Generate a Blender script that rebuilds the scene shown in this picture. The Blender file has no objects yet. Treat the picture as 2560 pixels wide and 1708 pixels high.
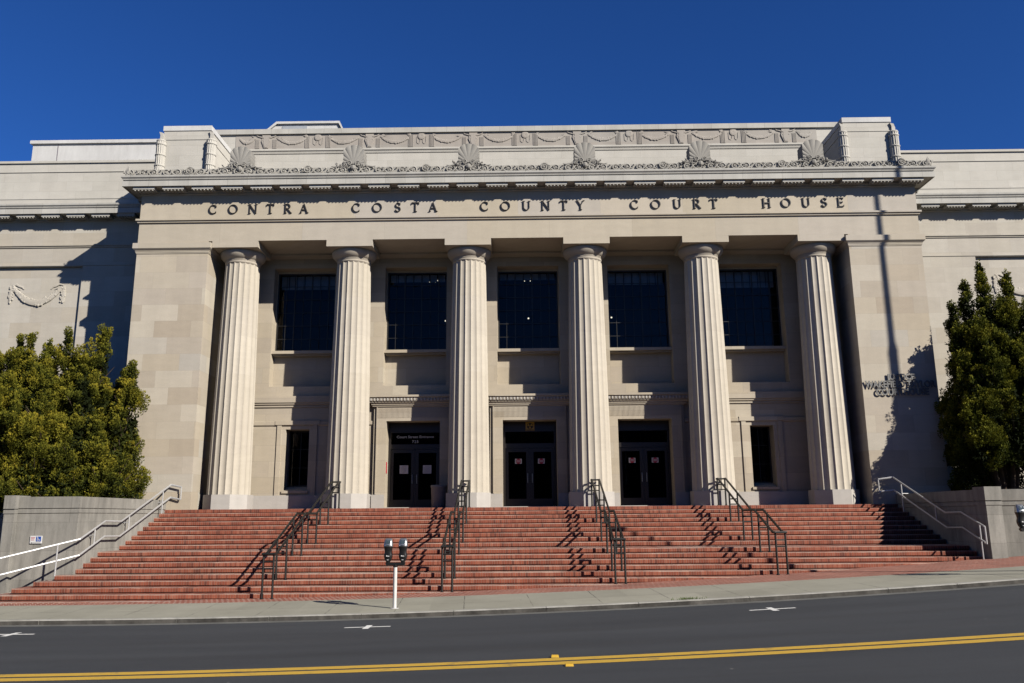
import bpy, math, random
import numpy as np
from mathutils import Vector, Matrix
random.seed(7)
S = bpy.context.scene
COL = S.collection
PI = math.pi

# ------------------------------------------------------------------ mesh builder
class MB:
    def __init__(s):
        s.v = []; s.f = []; s.m = []; s.cur = 0; s.c = None
    def add(s, vs, fs):
        o = len(s.v); s.v += [tuple(v) for v in vs]
        for f in fs:
            s.f.append(tuple(i + o for i in f)); s.m.append(s.cur)
        return s
    def box(s, x0, x1, y0, y1, z0, z1):
        return s.add([(x0,y0,z0),(x1,y0,z0),(x1,y1,z0),(x0,y1,z0),(x0,y0,z1),(x1,y0,z1),(x1,y1,z1),(x0,y1,z1)],
            [(0,3,2,1),(4,5,6,7),(0,1,5,4),(1,2,6,5),(2,3,7,6),(3,0,4,7)])
    def quad(s, a, b, c, d): return s.add([a,b,c,d], [(0,1,2,3)])
    def prism(s, pts, axis, a0, a1):
        """polygon pts (2D) extruded along an axis: x -> (y,z), y -> (x,z), z -> (x,y)"""
        n = len(pts)
        def P(p, a):
            return (a,p[0],p[1]) if axis == 'x' else (p[0],a,p[1]) if axis == 'y' else (p[0],p[1],a)
        vs = [P(p,a0) for p in pts] + [P(p,a1) for p in pts]
        fs = [tuple(range(n))[::-1], tuple(range(n,2*n))]
        for i in range(n):
            j = (i+1) % n; fs.append((i,j,n+j,n+i))
        return s.add(vs, fs)
    def tube(s, pts, r, n=8, closed=False, cap=True):
        pts = [Vector(p) for p in pts]; L = len(pts); rings = []
        R = r if isinstance(r, (list,tuple)) else [r]*L
        up = None
        for i, p in enumerate(pts):
            if closed: t = (pts[(i+1)%L]-pts[i-1])
            elif i == 0: t = pts[1]-p
            elif i == L-1: t = p-pts[i-1]
            else: t = (pts[i+1]-p).normalized()+(p-pts[i-1]).normalized()
            if t.length < 1e-9: t = Vector((0,0,1))
            t.normalize()
            if up is None:
                up = Vector((0,0,1)) if abs(t.z) < .9 else Vector((1,0,0))
            a = t.cross(up)
            if a.length < 1e-4: a = t.cross(Vector((0,1,0)))
            a.normalize(); b = a.cross(t); up = b
            k = 1.0
            if 0 < i < L-1 or closed:
                d = (pts[(i+1)%L]-p).normalized().dot((p-pts[i-1]).normalized())
                k = 1/max(.6, math.sqrt(max(0.0,(1+d)/2)))
            rings.append([p+(a*math.cos(2*PI*q/n)+b*math.sin(2*PI*q/n))*R[i]*k for q in range(n)])
        vs = [v for g in rings for v in g]; fs = []
        for i in range(L if closed else L-1):
            j = (i+1) % L
            for q in range(n):
                w = (q+1) % n; fs.append((i*n+q, j*n+q, j*n+w, i*n+w))
        if cap and not closed:
            fs.append(tuple(range(n))); fs.append(tuple((L-1)*n+q for q in range(n))[::-1])
        return s.add(vs, fs)
    def lathe(s, prof, n=24, c=(0,0), caps=True):
        vs = []; fs = []; L = len(prof)
        for r, z in prof:
            for q in range(n): vs.append((c[0]+r*math.cos(2*PI*q/n), c[1]+r*math.sin(2*PI*q/n), z))
        for i in range(L-1):
            for q in range(n):
                w = (q+1) % n; fs.append((i*n+q, i*n+w, (i+1)*n+w, (i+1)*n+q))
        if caps:
            fs.append(tuple(range(n))[::-1]); fs.append(tuple((L-1)*n+q for q in range(n)))
        return s.add(vs, fs)
    def sweep(s, path, prof):
        """profile (out, z), bottom to top, run along an open plan path; 'out' is to the right of travel"""
        n = len(path); nm = []
        for i in range(n-1):
            d = Vector((path[i+1][0]-path[i][0], path[i+1][1]-path[i][1])).normalized(); nm.append(Vector((d.y,-d.x)))
        vs = []; k = len(prof)
        for i, p in enumerate(path):
            if i == 0: m = nm[0]
            elif i == n-1: m = nm[-1]
            else:
                m = nm[i-1]+nm[i]; m = m/ max(1e-6, m.dot(nm[i]))
            for o, z in prof: vs.append((p[0]+m.x*o, p[1]+m.y*o, z))
        fs = []
        for i in range(n-1):
            for q in range(k-1): fs.append((i*k+q, (i+1)*k+q, (i+1)*k+q+1, i*k+q+1))
        fs.append(tuple(range(k))); fs.append(tuple((n-1)*k+q for q in range(k))[::-1])
        return s.add(vs, fs)
    def sphere(s, c, r, n=10, m=6, sc=(1,1,1)):
        vs = []; fs = []
        for i in range(m+1):
            a = PI*i/m
            for q in range(n):
                b = 2*PI*q/n
                vs.append((c[0]+r*sc[0]*math.sin(a)*math.cos(b), c[1]+r*sc[1]*math.sin(a)*math.sin(b), c[2]+r*sc[2]*math.cos(a)))
        for i in range(m):
            for q in range(n):
                w = (q+1) % n; fs.append((i*n+q,(i+1)*n+q,(i+1)*n+w,i*n+w))
        return s.add(vs, fs)

SIZE = [1.0]
W = {}   # world location of every object's origin
def obj(name, mb, mat, parent=None, loc=(0,0,0), smooth=None, **props):
    me = bpy.data.meshes.new(name)
    k = SIZE[0]
    me.from_pydata([(a*k, b, c*k) for a, b, c in mb.v] if k != 1.0 else mb.v, [], mb.f)
    for m in (mat if isinstance(mat, (list,tuple)) else [mat]): me.materials.append(m)
    if any(mb.m): me.polygons.foreach_set('material_index', mb.m)
    if mb.c:
        at = me.attributes.new('tint', 'FLOAT', 'FACE'); at.data.foreach_set('value', mb.c)
    me.validate(); me.update()
    if smooth is not None:
        me.polygons.foreach_set('use_smooth', [True]*len(me.polygons))
        me.set_sharp_from_angle(angle=math.radians(smooth))
    o = bpy.data.objects.new(name, me); COL.objects.link(o)
    place(o, loc, parent)
    for k, v in props.items(): o[k] = v
    return o
def place(o, loc, parent):
    loc = Vector(loc); W[o.name] = loc
    if parent is not None:
        o.parent = parent; o.location = loc - W[parent.name]
    else: o.location = loc
def thing(name, label, category, loc=(0,0,0), group=None):
    o = bpy.data.objects.new(name, None); COL.objects.link(o); o.empty_display_size = .3
    o.location = loc; W[o.name] = Vector(loc)
    o['label'] = label; o['category'] = category
    if group: o['group'] = group
    return o
def tag(o, label, category, group=None):
    o['label'] = label; o['category'] = category
    if group: o['group'] = group
    return o
def struct(name, mb, mat, smooth=None):
    o = obj(name, mb, mat, smooth=smooth); o['kind'] = 'structure'; return o
def copy_tree(o, parent=None):
    c = o.copy(); COL.objects.link(c); c.parent = parent
    for ch in o.children: copy_tree(ch, c)
    return c

# ------------------------------------------------------------------ materials
class NT:
    def __init__(s, name):
        s.mat = bpy.data.materials.new(name); s.mat.use_nodes = True
        s.t = s.mat.node_tree; s.b = s.t.nodes['Principled BSDF']; s.out = s.t.nodes['Material Output']
        s.b.inputs['Roughness'].default_value = .85
        s.b.inputs['Specular IOR Level'].default_value = .3
    def n(s, typ, **kw):
        nd = s.t.nodes.new(typ)
        for k, v in kw.items():
            if k.startswith('i_'):
                key = k[2:]; nd.inputs[int(key) if key.isdigit() else key.replace('_',' ')].default_value = v
            else: setattr(nd, k, v)
        return nd
    def l(s, a, b): s.t.links.new(a, b)
    def math(s, op, a, b=None, c=None):
        nd = s.n('ShaderNodeMath', operation=op)
        for i, v in enumerate((a,b,c)):
            if v is None: continue
            if isinstance(v, (int,float)): nd.inputs[i].default_value = v
            else: s.l(v, nd.inputs[i])
        return nd.outputs[0]
    def mix(s, f, a, b, blend='MIX'):
        nd = s.n('ShaderNodeMix', data_type='RGBA', blend_type=blend)
        for i, v in ((0,f),(6,a),(7,b)):
            if isinstance(v, (int,float)): nd.inputs[i].default_value = v
            elif isinstance(v, tuple): nd.inputs[i].default_value = (*v[:3],1)
            else: s.l(v, nd.inputs[i])
        return nd.outputs[2]
    def pos(s): 
        g = s.n('ShaderNodeNewGeometry'); x = s.n('ShaderNodeSeparateXYZ'); s.l(g.outputs['Position'], x.inputs[0])
        return g.outputs['Position'], x.outputs[0], x.outputs[1], x.outputs[2]
    def xyz(s, x, y, z=0.0):
        c = s.n('ShaderNodeCombineXYZ')
        for i, v in enumerate((x,y,z)):
            if isinstance(v, (int,float)): c.inputs[i].default_value = v
            else: s.l(v, c.inputs[i])
        return c.outputs[0]
    def noise(s, vec, scale, detail=3, rough=.55):
        nd = s.n('ShaderNodeTexNoise', i_Scale=scale, i_Detail=detail, i_Roughness=rough); s.l(vec, nd.inputs['Vector']); return nd.outputs[0]
    def ramp(s, f, stops):
        nd = s.n('ShaderNodeValToRGB'); e = nd.color_ramp.elements
        while len(e) < len(stops): e.new(.5)
        for q, (p, c) in zip(e, stops):
            q.position = p; q.color = (*c,1) if isinstance(c, tuple) else (c,c,c,1)
        s.l(f, nd.inputs[0]); return nd.outputs[0]
    def bump(s, h, strength=.3, dist=.02):
        nd = s.n('ShaderNodeBump', i_Strength=strength, i_Distance=dist); s.l(h, nd.inputs['Height']); s.l(nd.outputs[0], s.b.inputs['Normal'])
    K = .486     # overall albedo scale of the matt materials
    def col(s, c):
        if isinstance(c, tuple): s.b.inputs['Base Color'].default_value = (*[q*s.K for q in c],1)
        else: s.l(s.mix(1.0, c, (s.K,s.K,s.K), 'MULTIPLY'), s.b.inputs['Base Color'])
    def rough(s, r): s.b.inputs['Roughness'].default_value = r

def stone(name, base, tones, bw=1.35, bh=.62, joint=.005, dark=.86, amt=1.0, stain=.10, z0=0.0, warm=None):
    """ashlar: each block takes its own tone, thin joints, soft veining and weather stains"""
    t = NT(name); p, x, y, z = t.pos()
    u = t.math('ADD', x, y); zz = t.math('SUBTRACT', z, z0)
    row = t.math('FLOOR', t.math('DIVIDE', zz, bh))
    off = t.math('MULTIPLY', t.math('FRACT', t.math('MULTIPLY', row, .381)), bw)
    us = t.math('DIVIDE', t.math('ADD', u, off), bw)
    cell = t.xyz(t.math('FLOOR', us), row, 3.3)
    wn = t.n('ShaderNodeTexWhiteNoise', noise_dimensions='3D'); t.l(cell, wn.inputs[0])
    block = t.ramp(wn.outputs[0], [(i/(len(tones)-1), c) for i, c in enumerate(tones)])
    c = t.mix(amt, base, block)
    # veining, different in every block
    vv = t.n('ShaderNodeVectorMath', operation='ADD'); t.l(p, vv.inputs[0]); t.l(wn.outputs[1], vv.inputs[1])
    sc = t.n('ShaderNodeVectorMath', operation='MULTIPLY'); t.l(vv.outputs[0], sc.inputs[0]); sc.inputs[1].default_value = (1,1,3.2)
    vein = t.ramp(t.noise(sc.outputs[0], 1.6, 5, .62), [(.3,.95),(.7,1.035)])
    c = t.mix(1.0, c, vein, 'MULTIPLY')
    fine = t.ramp(t.noise(p, 38, 3), [(.25,.94),(.75,1.05)])
    c = t.mix(1.0, c, fine, 'MULTIPLY')
    st = t.ramp(t.noise(t.xyz(t.math('MULTIPLY', u, 1.6), t.math('MULTIPLY', z, .22)), 1.3, 4), [(.35,1.0),(.8,1-stain)])
    c = t.mix(1.0, c, st, 'MULTIPLY')
    fu = t.math('FRACT', us); fz = t.math('FRACT', t.math('DIVIDE', zz, bh))
    ju = t.math('LESS_THAN', t.math('MINIMUM', fu, t.math('SUBTRACT', 1.0, fu)), joint/bw)
    jz = t.math('LESS_THAN', t.math('MINIMUM', fz, t.math('SUBTRACT', 1.0, fz)), joint/bh)
    j = t.math('MAXIMUM', ju, jz)
    c = t.mix(t.math('MULTIPLY', j, 1-dark), c, (.05,.045,.04))
    t.col(c); t.bump(t.noise(p, 60, 3), .12, .01)
    return t.mat

warm_tones = [(.545,.47,.355),(.60,.53,.415),(.505,.43,.33),(.635,.575,.465),(.57,.505,.415),(.525,.46,.365),(.645,.58,.47),(.55,.51,.44)]
grey_tones = [(.62,.595,.53),(.66,.635,.57),(.60,.575,.51),(.68,.655,.59),(.64,.61,.545)]
M_wall = stone('portico_ashlar', (.5,.45,.37), warm_tones)
M_back = stone('porch_wall_ashlar', (.55,.48,.38), [(.54,.465,.35),(.60,.52,.40),(.515,.445,.35),(.62,.55,.435)], 1.5, .6, .005, .8)
M_entab = stone('entablature_stone', (.58,.51,.40), [(.57,.50,.385),(.61,.54,.425),(.57,.52,.45),(.63,.555,.44),(.55,.49,.39)], 3.1, 1.5, .004, .75, z0=9.2)
M_col = stone('column_stone', (.62,.56,.465), [(.60,.54,.44),(.65,.59,.49),(.575,.515,.425),(.66,.605,.51)], 40, 1.45, .004, .9, stain=.12, z0=.52)
M_capital = stone('capital_stone', (.56,.50,.41), [(.56,.50,.41),(.53,.47,.385)], 40, 9, .001, .9, stain=.2)
M_plinth = stone('plinth_granite', (.56,.53,.49), [(.56,.53,.49),(.58,.55,.51)], 9, 4, .001, .9, stain=.15)
M_terra = stone('pale_terracotta', (.64,.61,.545), grey_tones, 1.1, .42, .005, .80, .8, .10, z0=12.2)
M_corn = stone('cornice_terracotta', (.60,.585,.535), [(.60,.585,.535),(.63,.615,.565),(.57,.555,.505)], .74, 40, .006, .62, .8, .2, z0=-5)
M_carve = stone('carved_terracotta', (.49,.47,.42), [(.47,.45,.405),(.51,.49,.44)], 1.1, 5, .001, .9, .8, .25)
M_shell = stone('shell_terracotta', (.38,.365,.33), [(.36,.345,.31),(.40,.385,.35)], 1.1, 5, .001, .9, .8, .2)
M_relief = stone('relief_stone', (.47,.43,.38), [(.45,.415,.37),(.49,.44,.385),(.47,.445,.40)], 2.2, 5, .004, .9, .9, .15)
M_wing = stone('wing_ashlar', (.58,.54,.46), [(.60,.56,.48),(.55,.495,.405),(.63,.595,.52),(.585,.54,.465),(.53,.485,.41),(.61,.565,.485)], 1.25, .62, .004, .86)

def concrete(name, a, b, scale=1.2, streak=.5, blockx=None):
    t = NT(name); p, x, y, z = t.pos()
    c = t.mix(t.ramp(t.noise(p, scale, 5, .65), [(.3,0.0),(.72,1.0)]), a, b)
    u = t.math('ADD', x, t.math('MULTIPLY', y, .9))
    s = t.ramp(t.noise(t.xyz(t.math('MULTIPLY', u, 2.2), t.math('MULTIPLY', z, .35)), 1.7, 5, .7), [(.38,1.0),(.75,1-streak)])
    c = t.mix(1.0, c, s, 'MULTIPLY')
    c = t.mix(1.0, c, t.ramp(t.noise(p, 45, 3), [(.25,.9),(.75,1.08)]), 'MULTIPLY')
    if blockx:
        us = t.math('DIVIDE', u, blockx)
        row = t.math('FLOOR', t.math('DIVIDE', t.math('ADD', z, 5.06), .78))
        fu = t.math('FRACT', t.math('ADD', us, t.math('MULTIPLY', row, .5))); fz = t.math('FRACT', t.math('DIVIDE', t.math('ADD', z, 5.06), .78))
        j = t.math('MAXIMUM', t.math('LESS_THAN', fu, .006), t.math('LESS_THAN', fz, .011))
        wn = t.n('ShaderNodeTexWhiteNoise', noise_dimensions='2D'); t.l(t.xyz(t.math('FLOOR', t.math('ADD', us, t.math('MULTIPLY', row, .5))), row), wn.inputs[0])
        c = t.mix(1.0, c, t.ramp(wn.outputs[0], [(0,.86),(1,1.08)]), 'MULTIPLY')
        c = t.mix(t.math('MULTIPLY', j, .45), c, (.06,.055,.05))
    t.col(c); t.bump(t.noise(p, 70, 4), .2, .01); t.rough(.9)
    return t.mat
M_cheek = concrete('weathered_wall_stone', (.31,.30,.27), (.42,.40,.36), .9, .45, 1.9)
M_bin = concrete('planter_concrete', (.3,.28,.26), (.36,.34,.31), 6, .1)

def plain(name, c, rough=.5, metal=0.0, spec=.5, var=.12, scale=25):
    t = NT(name); p, x, y, z = t.pos()
    cc = t.mix(1.0, c, t.ramp(t.noise(p, scale, 4), [(.25,1-var),(.75,1+var)]), 'MULTIPLY')
    t.col(cc); t.rough(rough); t.b.inputs['Metallic'].default_value = metal; t.b.inputs['Specular IOR Level'].default_value = spec
    return t.mat
M_blackpipe = plain('black_painted_pipe', (.009,.0085,.0075), .5, 0, .35, .3)
M_alu = plain('aluminium_pipe', (.66,.66,.66), .42, .35, .5, .08)
M_whitepipe = plain('white_painted_post', (.74,.74,.72), .45, 0, .5, .1, 9)
M_meterblack = plain('meter_black', (.012,.012,.013), .35, 0, .5, .25)
M_meterchrome = plain('meter_cap_metal', (.60,.61,.62), .3, .8, .5, .1)
M_screen = plain('meter_screen', (.06,.085,.10), .12, 0, .6, .2)
M_bronze = plain('dark_bronze', (.028,.022,.018), .4, .3, .5, .2)
M_frame = plain('window_steel', (.022,.021,.02), .5, 0, .4, .2)
M_letter = plain('dark_bronze_letters', (.045,.038,.032), .45, .2, .5, .2)
M_silver = plain('brushed_metal_letters', (.17,.17,.165), .5, .2, .5, .08)
M_white = plain('white_sheet', (.78,.78,.78), .6, 0, .3, .04)
M_paper = plain('paper', (.72,.70,.74), .8, 0, .2, .05)
M_red = plain('sign_red', (.55,.03,.05), .5)
M_blue = plain('sign_blue', (.02,.09,.42), .5)
M_grey = plain('print_grey', (.25,.22,.25), .7)
M_black = plain('print_black', (.01,.01,.01), .6)
M_yellowsign = plain('sign_yellow', (.55,.33,.03), .5)
M_doorletter = plain('grey_vinyl_letters', (.62,.62,.62), .6)
M_roofwhite = concrete('white_roof_panel', (.66,.655,.64), (.80,.80,.785), .5, .14)
M_roofmetal = plain('roof_metal', (.55,.58,.60), .35, .2, .5, .1, 2)
M_stud = plain('yellow_reflector', (.72,.45,.05), .3, 0, .6, .1)
M_fall = plain('pale_leaf', (.2,.16,.08), .8)

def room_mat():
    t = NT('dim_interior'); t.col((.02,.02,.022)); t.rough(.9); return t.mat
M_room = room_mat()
M_blind = plain('grey_window_blind', (.75,.78,.82), .9, 0, .1, .15, 5)
def glass_mat(name, tint):
    t = NT(name); t.t.nodes.remove(t.b)
    tr = t.n('ShaderNodeBsdfTransparent'); tr.inputs[0].default_value = (*tint,1)
    gl = t.n('ShaderNodeBsdfGlossy', i_Roughness=.015); gl.inputs[0].default_value = (.34,.32,.31,1)
    fr = t.n('ShaderNodeFresnel', i_IOR=1.55); mx = t.n('ShaderNodeMixShader')
    g = t.n('ShaderNodeNewGeometry'); nz = t.noise(g.outputs['Position'], .9, 2)
    bp = t.n('ShaderNodeBump', i_Strength=.02, i_Distance=.1); t.l(nz, bp.inputs['Height']); t.l(bp.outputs[0], gl.inputs['Normal'])
    t.l(fr.outputs[0], mx.inputs[0]); t.l(tr.outputs[0], mx.inputs[1]); t.l(gl.outputs[0], mx.inputs[2]); t.l(mx.outputs[0], t.out.inputs[0])
    return t.mat
M_glass = glass_mat('tinted_window_glass', (.60,.60,.62))
M_doorglass = glass_mat('door_glass', (.16,.16,.165))
def lamp_mat():
    t = NT('lit_bulb'); t.col((.9,.85,.7)); t.b.inputs['Emission Color'].default_value = (1,.93,.72,1); t.b.inputs['Emission Strength'].default_value = .8
    return t.mat
M_bulb = lamp_mat()

def brick_step():
    """brick stair: rowlock bricks in the riser, pale mortar, lime-worn line along the front of each tread"""
    t = NT('red_brick_steps'); p, x, y, z = t.pos()
    g = t.n('ShaderNodeNewGeometry'); nx = t.n('ShaderNodeSeparateXYZ'); t.l(g.outputs['Normal'], nx.inputs[0])
    top = t.math('GREATER_THAN', nx.outputs[2], .5)
    sidef = t.math('GREATER_THAN', t.math('ABSOLUTE', nx.outputs[0]), .5)
    u = t.math('ADD', x, t.math('MULTIPLY', sidef, y))
    oi = t.n('ShaderNodeObjectInfo')
    us = t.math('ADD', t.math('DIVIDE', u, .0685), t.math('MULTIPLY', oi.outputs['Random'], 17.3))
    wn = t.n('ShaderNodeTexWhiteNoise', noise_dimensions='2D'); t.l(t.xyz(t.math('FLOOR', us), t.math('MULTIPLY', oi.outputs['Random'], 91.0)), wn.inputs[0])
    brick = t.ramp(wn.outputs[0], [(0,(.16,.045,.028)),(.12,(.25,.066,.036)),(.5,(.31,.078,.042)),(.85,(.36,.10,.053)),(1,(.40,.14,.085))])
    brick = t.mix(1.0, brick, t.ramp(t.noise(p, 30, 4), [(.25,.8),(.75,1.15)]), 'MULTIPLY')
    brick = t.mix(1.0, brick, t.ramp(t.noise(p, .55, 4), [(.3,.86),(.7,1.08)]), 'MULTIPLY')
    fu = t.math('FRACT', us)
    jn = t.noise(t.xyz(t.math('FLOOR', us), z, y), 3.1, 1)
    j = t.math('LESS_THAN', fu, t.math('ADD', .07, t.math('MULTIPLY', jn, .14)))
    lime = t.noise(p, 1.6, 5, .7)
    mort = t.mix(t.ramp(lime, [(.5,0.0),(.8,1.0)]), (.36,.20,.145), (.60,.46,.37))
    riser = t.mix(t.math('MULTIPLY', j, .85), brick, mort)
    keep = t.ramp(t.noise(t.xyz(t.math('MULTIPLY', x, .42), t.math('MULTIPLY', t.math('FLOOR', t.math('DIVIDE', t.math('ADD', z, .1292), .14)), 7.3)), 1.1, 4, .7), [(.40,.22),(.56,1.0)])
    fz = t.math('FRACT', t.math('DIVIDE', t.math('ADD', z, .1288), .14))
    cap = t.math('GREATER_THAN', fz, t.math('SUBTRACT', .90, t.math('MULTIPLY', t.noise(t.xyz(x, z), 6.0, 2), .08)))
    riser = t.mix(t.math('MULTIPLY', t.math('MULTIPLY', cap, keep), .62), riser, (.80,.66,.55))
    # tread: the same bricks, with a lime-worn line right behind the nosing
    low = t.math('LESS_THAN', y, -4.1)
    yn = t.math('DIVIDE', t.math('SUBTRACT', -.955, t.math('ADD', y, t.math('MULTIPLY', low, .924))), .384)
    d = t.math('MULTIPLY', t.math('SUBTRACT', 1.0, t.math('FRACT', t.math('ADD', yn, .002))), .384)
    line = t.math('MULTIPLY', t.math('GREATER_THAN', d, .012), t.math('LESS_THAN', d, t.math('ADD', .06, t.math('MULTIPLY', t.noise(t.xyz(x, y), 2.0, 3), .13))))
    tread = t.mix(1.0, brick, (.80,.78,.76), 'MULTIPLY')
    tread = t.mix(t.math('MULTIPLY', t.math('MULTIPLY', line, keep), .9), tread, (.78,.70,.61))
    c = t.mix(top, riser, tread)
    t.col(c); t.rough(.9)
    t.bump(t.math('SUBTRACT', t.noise(p, 55, 3), t.math('MULTIPLY', j, 1.2)), .35, .008)
    return t.mat
M_step = brick_step()

def brick_walk():
    t = NT('brick_paving'); p, x, y, z = t.pos()
    d1 = t.math('ADD', x, t.math('MULTIPLY', y, .62)); d2 = t.math('SUBTRACT', y, t.math('MULTIPLY', x, .02))
    bt = t.n('ShaderNodeTexBrick', i_Scale=1.0, i_Mortar_Size=.012, i_Brick_Width=.135, i_Row_Height=.28, i_Bias=0.0)
    bt.inputs['Color1'].default_value = (.27,.07,.042,1); bt.inputs['Color2'].default_value = (.38,.115,.07,1); bt.inputs['Mortar'].default_value = (.58,.42,.34,1)
    bt.offset = .5
    t.l(t.xyz(d1, d2), bt.inputs['Vector'])
    c = t.mix(1.0, bt.outputs[0], t.ramp(t.noise(p, 1.2, 5, .65), [(.3,.8),(.7,1.15)]), 'MULTIPLY')
    c = t.mix(1.0, c, t.ramp(t.noise(p, 26, 3), [(.25,.85),(.75,1.12)]), 'MULTIPLY')
    t.col(c); t.rough(.92); t.bump(t.noise(p, 40, 3), .2, .01)
    return t.mat
M_walk = brick_walk()

def sidewalk_mat():
    t = NT('sidewalk_concrete'); p, x, y, z = t.pos()
    c = t.mix(t.ramp(t.noise(p, .8, 6, .65), [(.3,0.0),(.7,1.0)]), (.33,.32,.255), (.41,.40,.325))
    c = t.mix(1.0, c, t.ramp(t.noise(p, 55, 3), [(.25,.86),(.75,1.12)]), 'MULTIPLY')
    sl = t.math('DIVIDE', t.math('ADD', x, t.math('MULTIPLY', y, .06)), 1.52)
    wn = t.n('ShaderNodeTexWhiteNoise', noise_dimensions='2D'); t.l(t.xyz(t.math('FLOOR', sl), t.math('GREATER_THAN', y, -10.35)), wn.inputs[0])
    c = t.mix(1.0, c, t.ramp(wn.outputs[0], [(0,.9),(1,1.07)]), 'MULTIPLY')
    f = t.math('FRACT', sl)
    wob = t.math('MULTIPLY', t.math('SUBTRACT', t.noise(p, 3.5, 3), .5), .03)
    j = t.math('LESS_THAN', t.math('ABSOLUTE', t.math('ADD', t.math('SUBTRACT', f, .5), wob)), .006)
    j2 = t.math('LESS_THAN', t.math('ABSOLUTE', t.math('ADD', y, 10.35)), .009)
    jm = t.math('MAXIMUM', j, j2)
    jv = t.ramp(t.noise(p, 1.3, 2), [(.4,.15),(.6,.9)])
    c = t.mix(t.math('MULTIPLY', jm, jv), c, (.05,.045,.04))
    # scattered gum and oil spots
    vo = t.n('ShaderNodeTexVoronoi', i_Scale=1.4); t.l(p, vo.inputs['Vector'])
    sp = t.math('LESS_THAN', vo.outputs['Distance'], .045)
    c = t.mix(t.math('MULTIPLY', sp, .45), c, (.08,.07,.06))
    t.col(c); t.rough(.93); t.bump(t.noise(p, 80, 4), .2, .006)
    return t.mat
M_sidewalk = sidewalk_mat()
M_kerb = concrete('kerb_concrete', (.36,.35,.31), (.52,.51,.47), 1.5, .3)
M_kerbface = concrete('dirty_kerb_face', (.035,.032,.028), (.16,.15,.135), 2.2, .6)
M_gutter = concrete('gutter_concrete', (.15,.15,.14), (.22,.22,.205), 1.2, .3)

def asphalt():
    t = NT('asphalt'); p, x, y, z = t.pos()
    big = t.noise(t.xyz(t.math('MULTIPLY', x, .12), t.math('MULTIPLY', y, .9)), 1.0, 5, .6)
    c = t.ramp(big, [(.3,(.031,.0360,.044)),(.7,(.050,.0565,.066))])
    c = t.mix(1.0, c, t.ramp(t.noise(p, 160, 2), [(.3,.72),(.7,1.32)]), 'MULTIPLY')
    # wheel paths polished a little darker, and a seam
    def band(y0, w): return t.math('SUBTRACT', 1.0, t.math('MINIMUM', 1.0, t.math('DIVIDE', t.math('ABSOLUTE', t.math('ADD', t.math('SUBTRACT', y, y0), t.math('MULTIPLY', t.math('SUBTRACT', t.noise(t.xyz(x, 0.0), .25, 2), .5), .25))), w)))
    wp = t.math('ADD', t.math('ADD', band(-14.6,.32), band(-16.3,.32)), t.math('ADD', band(-19.3,.10), band(-19.9,.12)))
    c = t.mix(t.math('MULTIPLY', wp, .22), c, (.02,.02,.022))
    stn = t.ramp(t.noise(t.xyz(x, t.math('MULTIPLY', y, 1.8)), .75, 5, .7), [(.58,0.0),(.70,1.0)])
    c = t.mix(t.math('MULTIPLY', stn, .28), c, (.018,.018,.019))
    pt = t.ramp(t.noise(t.xyz(t.math('MULTIPLY', x, .5), y), 2.6, 6, .75), [(.62,0.0),(.74,1.0)])
    c = t.mix(t.math('MULTIPLY', pt, .22), c, (.11,.11,.11))
    vo = t.n('ShaderNodeTexVoronoi', i_Scale=.9); t.l(p, vo.inputs['Vector'])
    sp = t.math('LESS_THAN', vo.outputs['Distance'], .022)
    c = t.mix(t.math('MULTIPLY', sp, .6), c, (.3,.3,.29))
    t.col(c); t.rough(.88); t.bump(t.noise(p, 140, 2), .35, .006)
    return t.mat
M_road = asphalt()
def paint(name, col):
    t = NT(name); p, x, y, z = t.pos()
    wear = t.ramp(t.noise(p, 2.3, 6, .75), [(.30,.55),(.44,0.0)])
    c = t.mix(wear, t.mix(1.0, col, t.ramp(t.noise(p, 60, 3), [(.25,.8),(.75,1.1)]), 'MULTIPLY'), (.06,.06,.06))
    t.K = .72; t.col(c); t.rough(.75); return t.mat
M_ypaint = paint('yellow_road_paint', (.50,.315,.04))
M_wpaint = paint('white_road_paint', (.68,.68,.66))
def soil():
    t = NT('planting_soil'); p, x, y, z = t.pos()
    t.col(t.ramp(t.noise(p, 4, 5), [(.3,(.035,.028,.02)),(.7,(.09,.075,.05))])); t.rough(1); return t.mat
M_soil = soil()
def grassm():
    t = NT('weed_green'); t.col((.09,.13,.03)); return t.mat
M_weed = grassm()
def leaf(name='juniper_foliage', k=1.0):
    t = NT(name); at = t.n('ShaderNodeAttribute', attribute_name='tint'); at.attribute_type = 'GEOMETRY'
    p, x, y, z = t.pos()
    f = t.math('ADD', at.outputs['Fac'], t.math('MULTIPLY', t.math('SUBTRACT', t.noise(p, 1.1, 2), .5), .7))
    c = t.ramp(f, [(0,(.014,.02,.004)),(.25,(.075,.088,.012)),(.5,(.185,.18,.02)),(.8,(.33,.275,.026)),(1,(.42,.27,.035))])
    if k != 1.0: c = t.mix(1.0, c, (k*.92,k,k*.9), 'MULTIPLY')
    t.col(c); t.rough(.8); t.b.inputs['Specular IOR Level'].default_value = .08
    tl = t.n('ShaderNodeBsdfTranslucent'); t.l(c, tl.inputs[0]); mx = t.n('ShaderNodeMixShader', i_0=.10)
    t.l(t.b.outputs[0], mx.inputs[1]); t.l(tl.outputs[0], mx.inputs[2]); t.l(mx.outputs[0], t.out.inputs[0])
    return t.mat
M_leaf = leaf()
M_shadeleaf = leaf('shaded_juniper_foliage', .84)  # darker foliage copy: shade on the right trees' visible side put into the colour
M_bark = plain('juniper_bark', (.10,.07,.05), .9, 0, .2, .4, 12)

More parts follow.
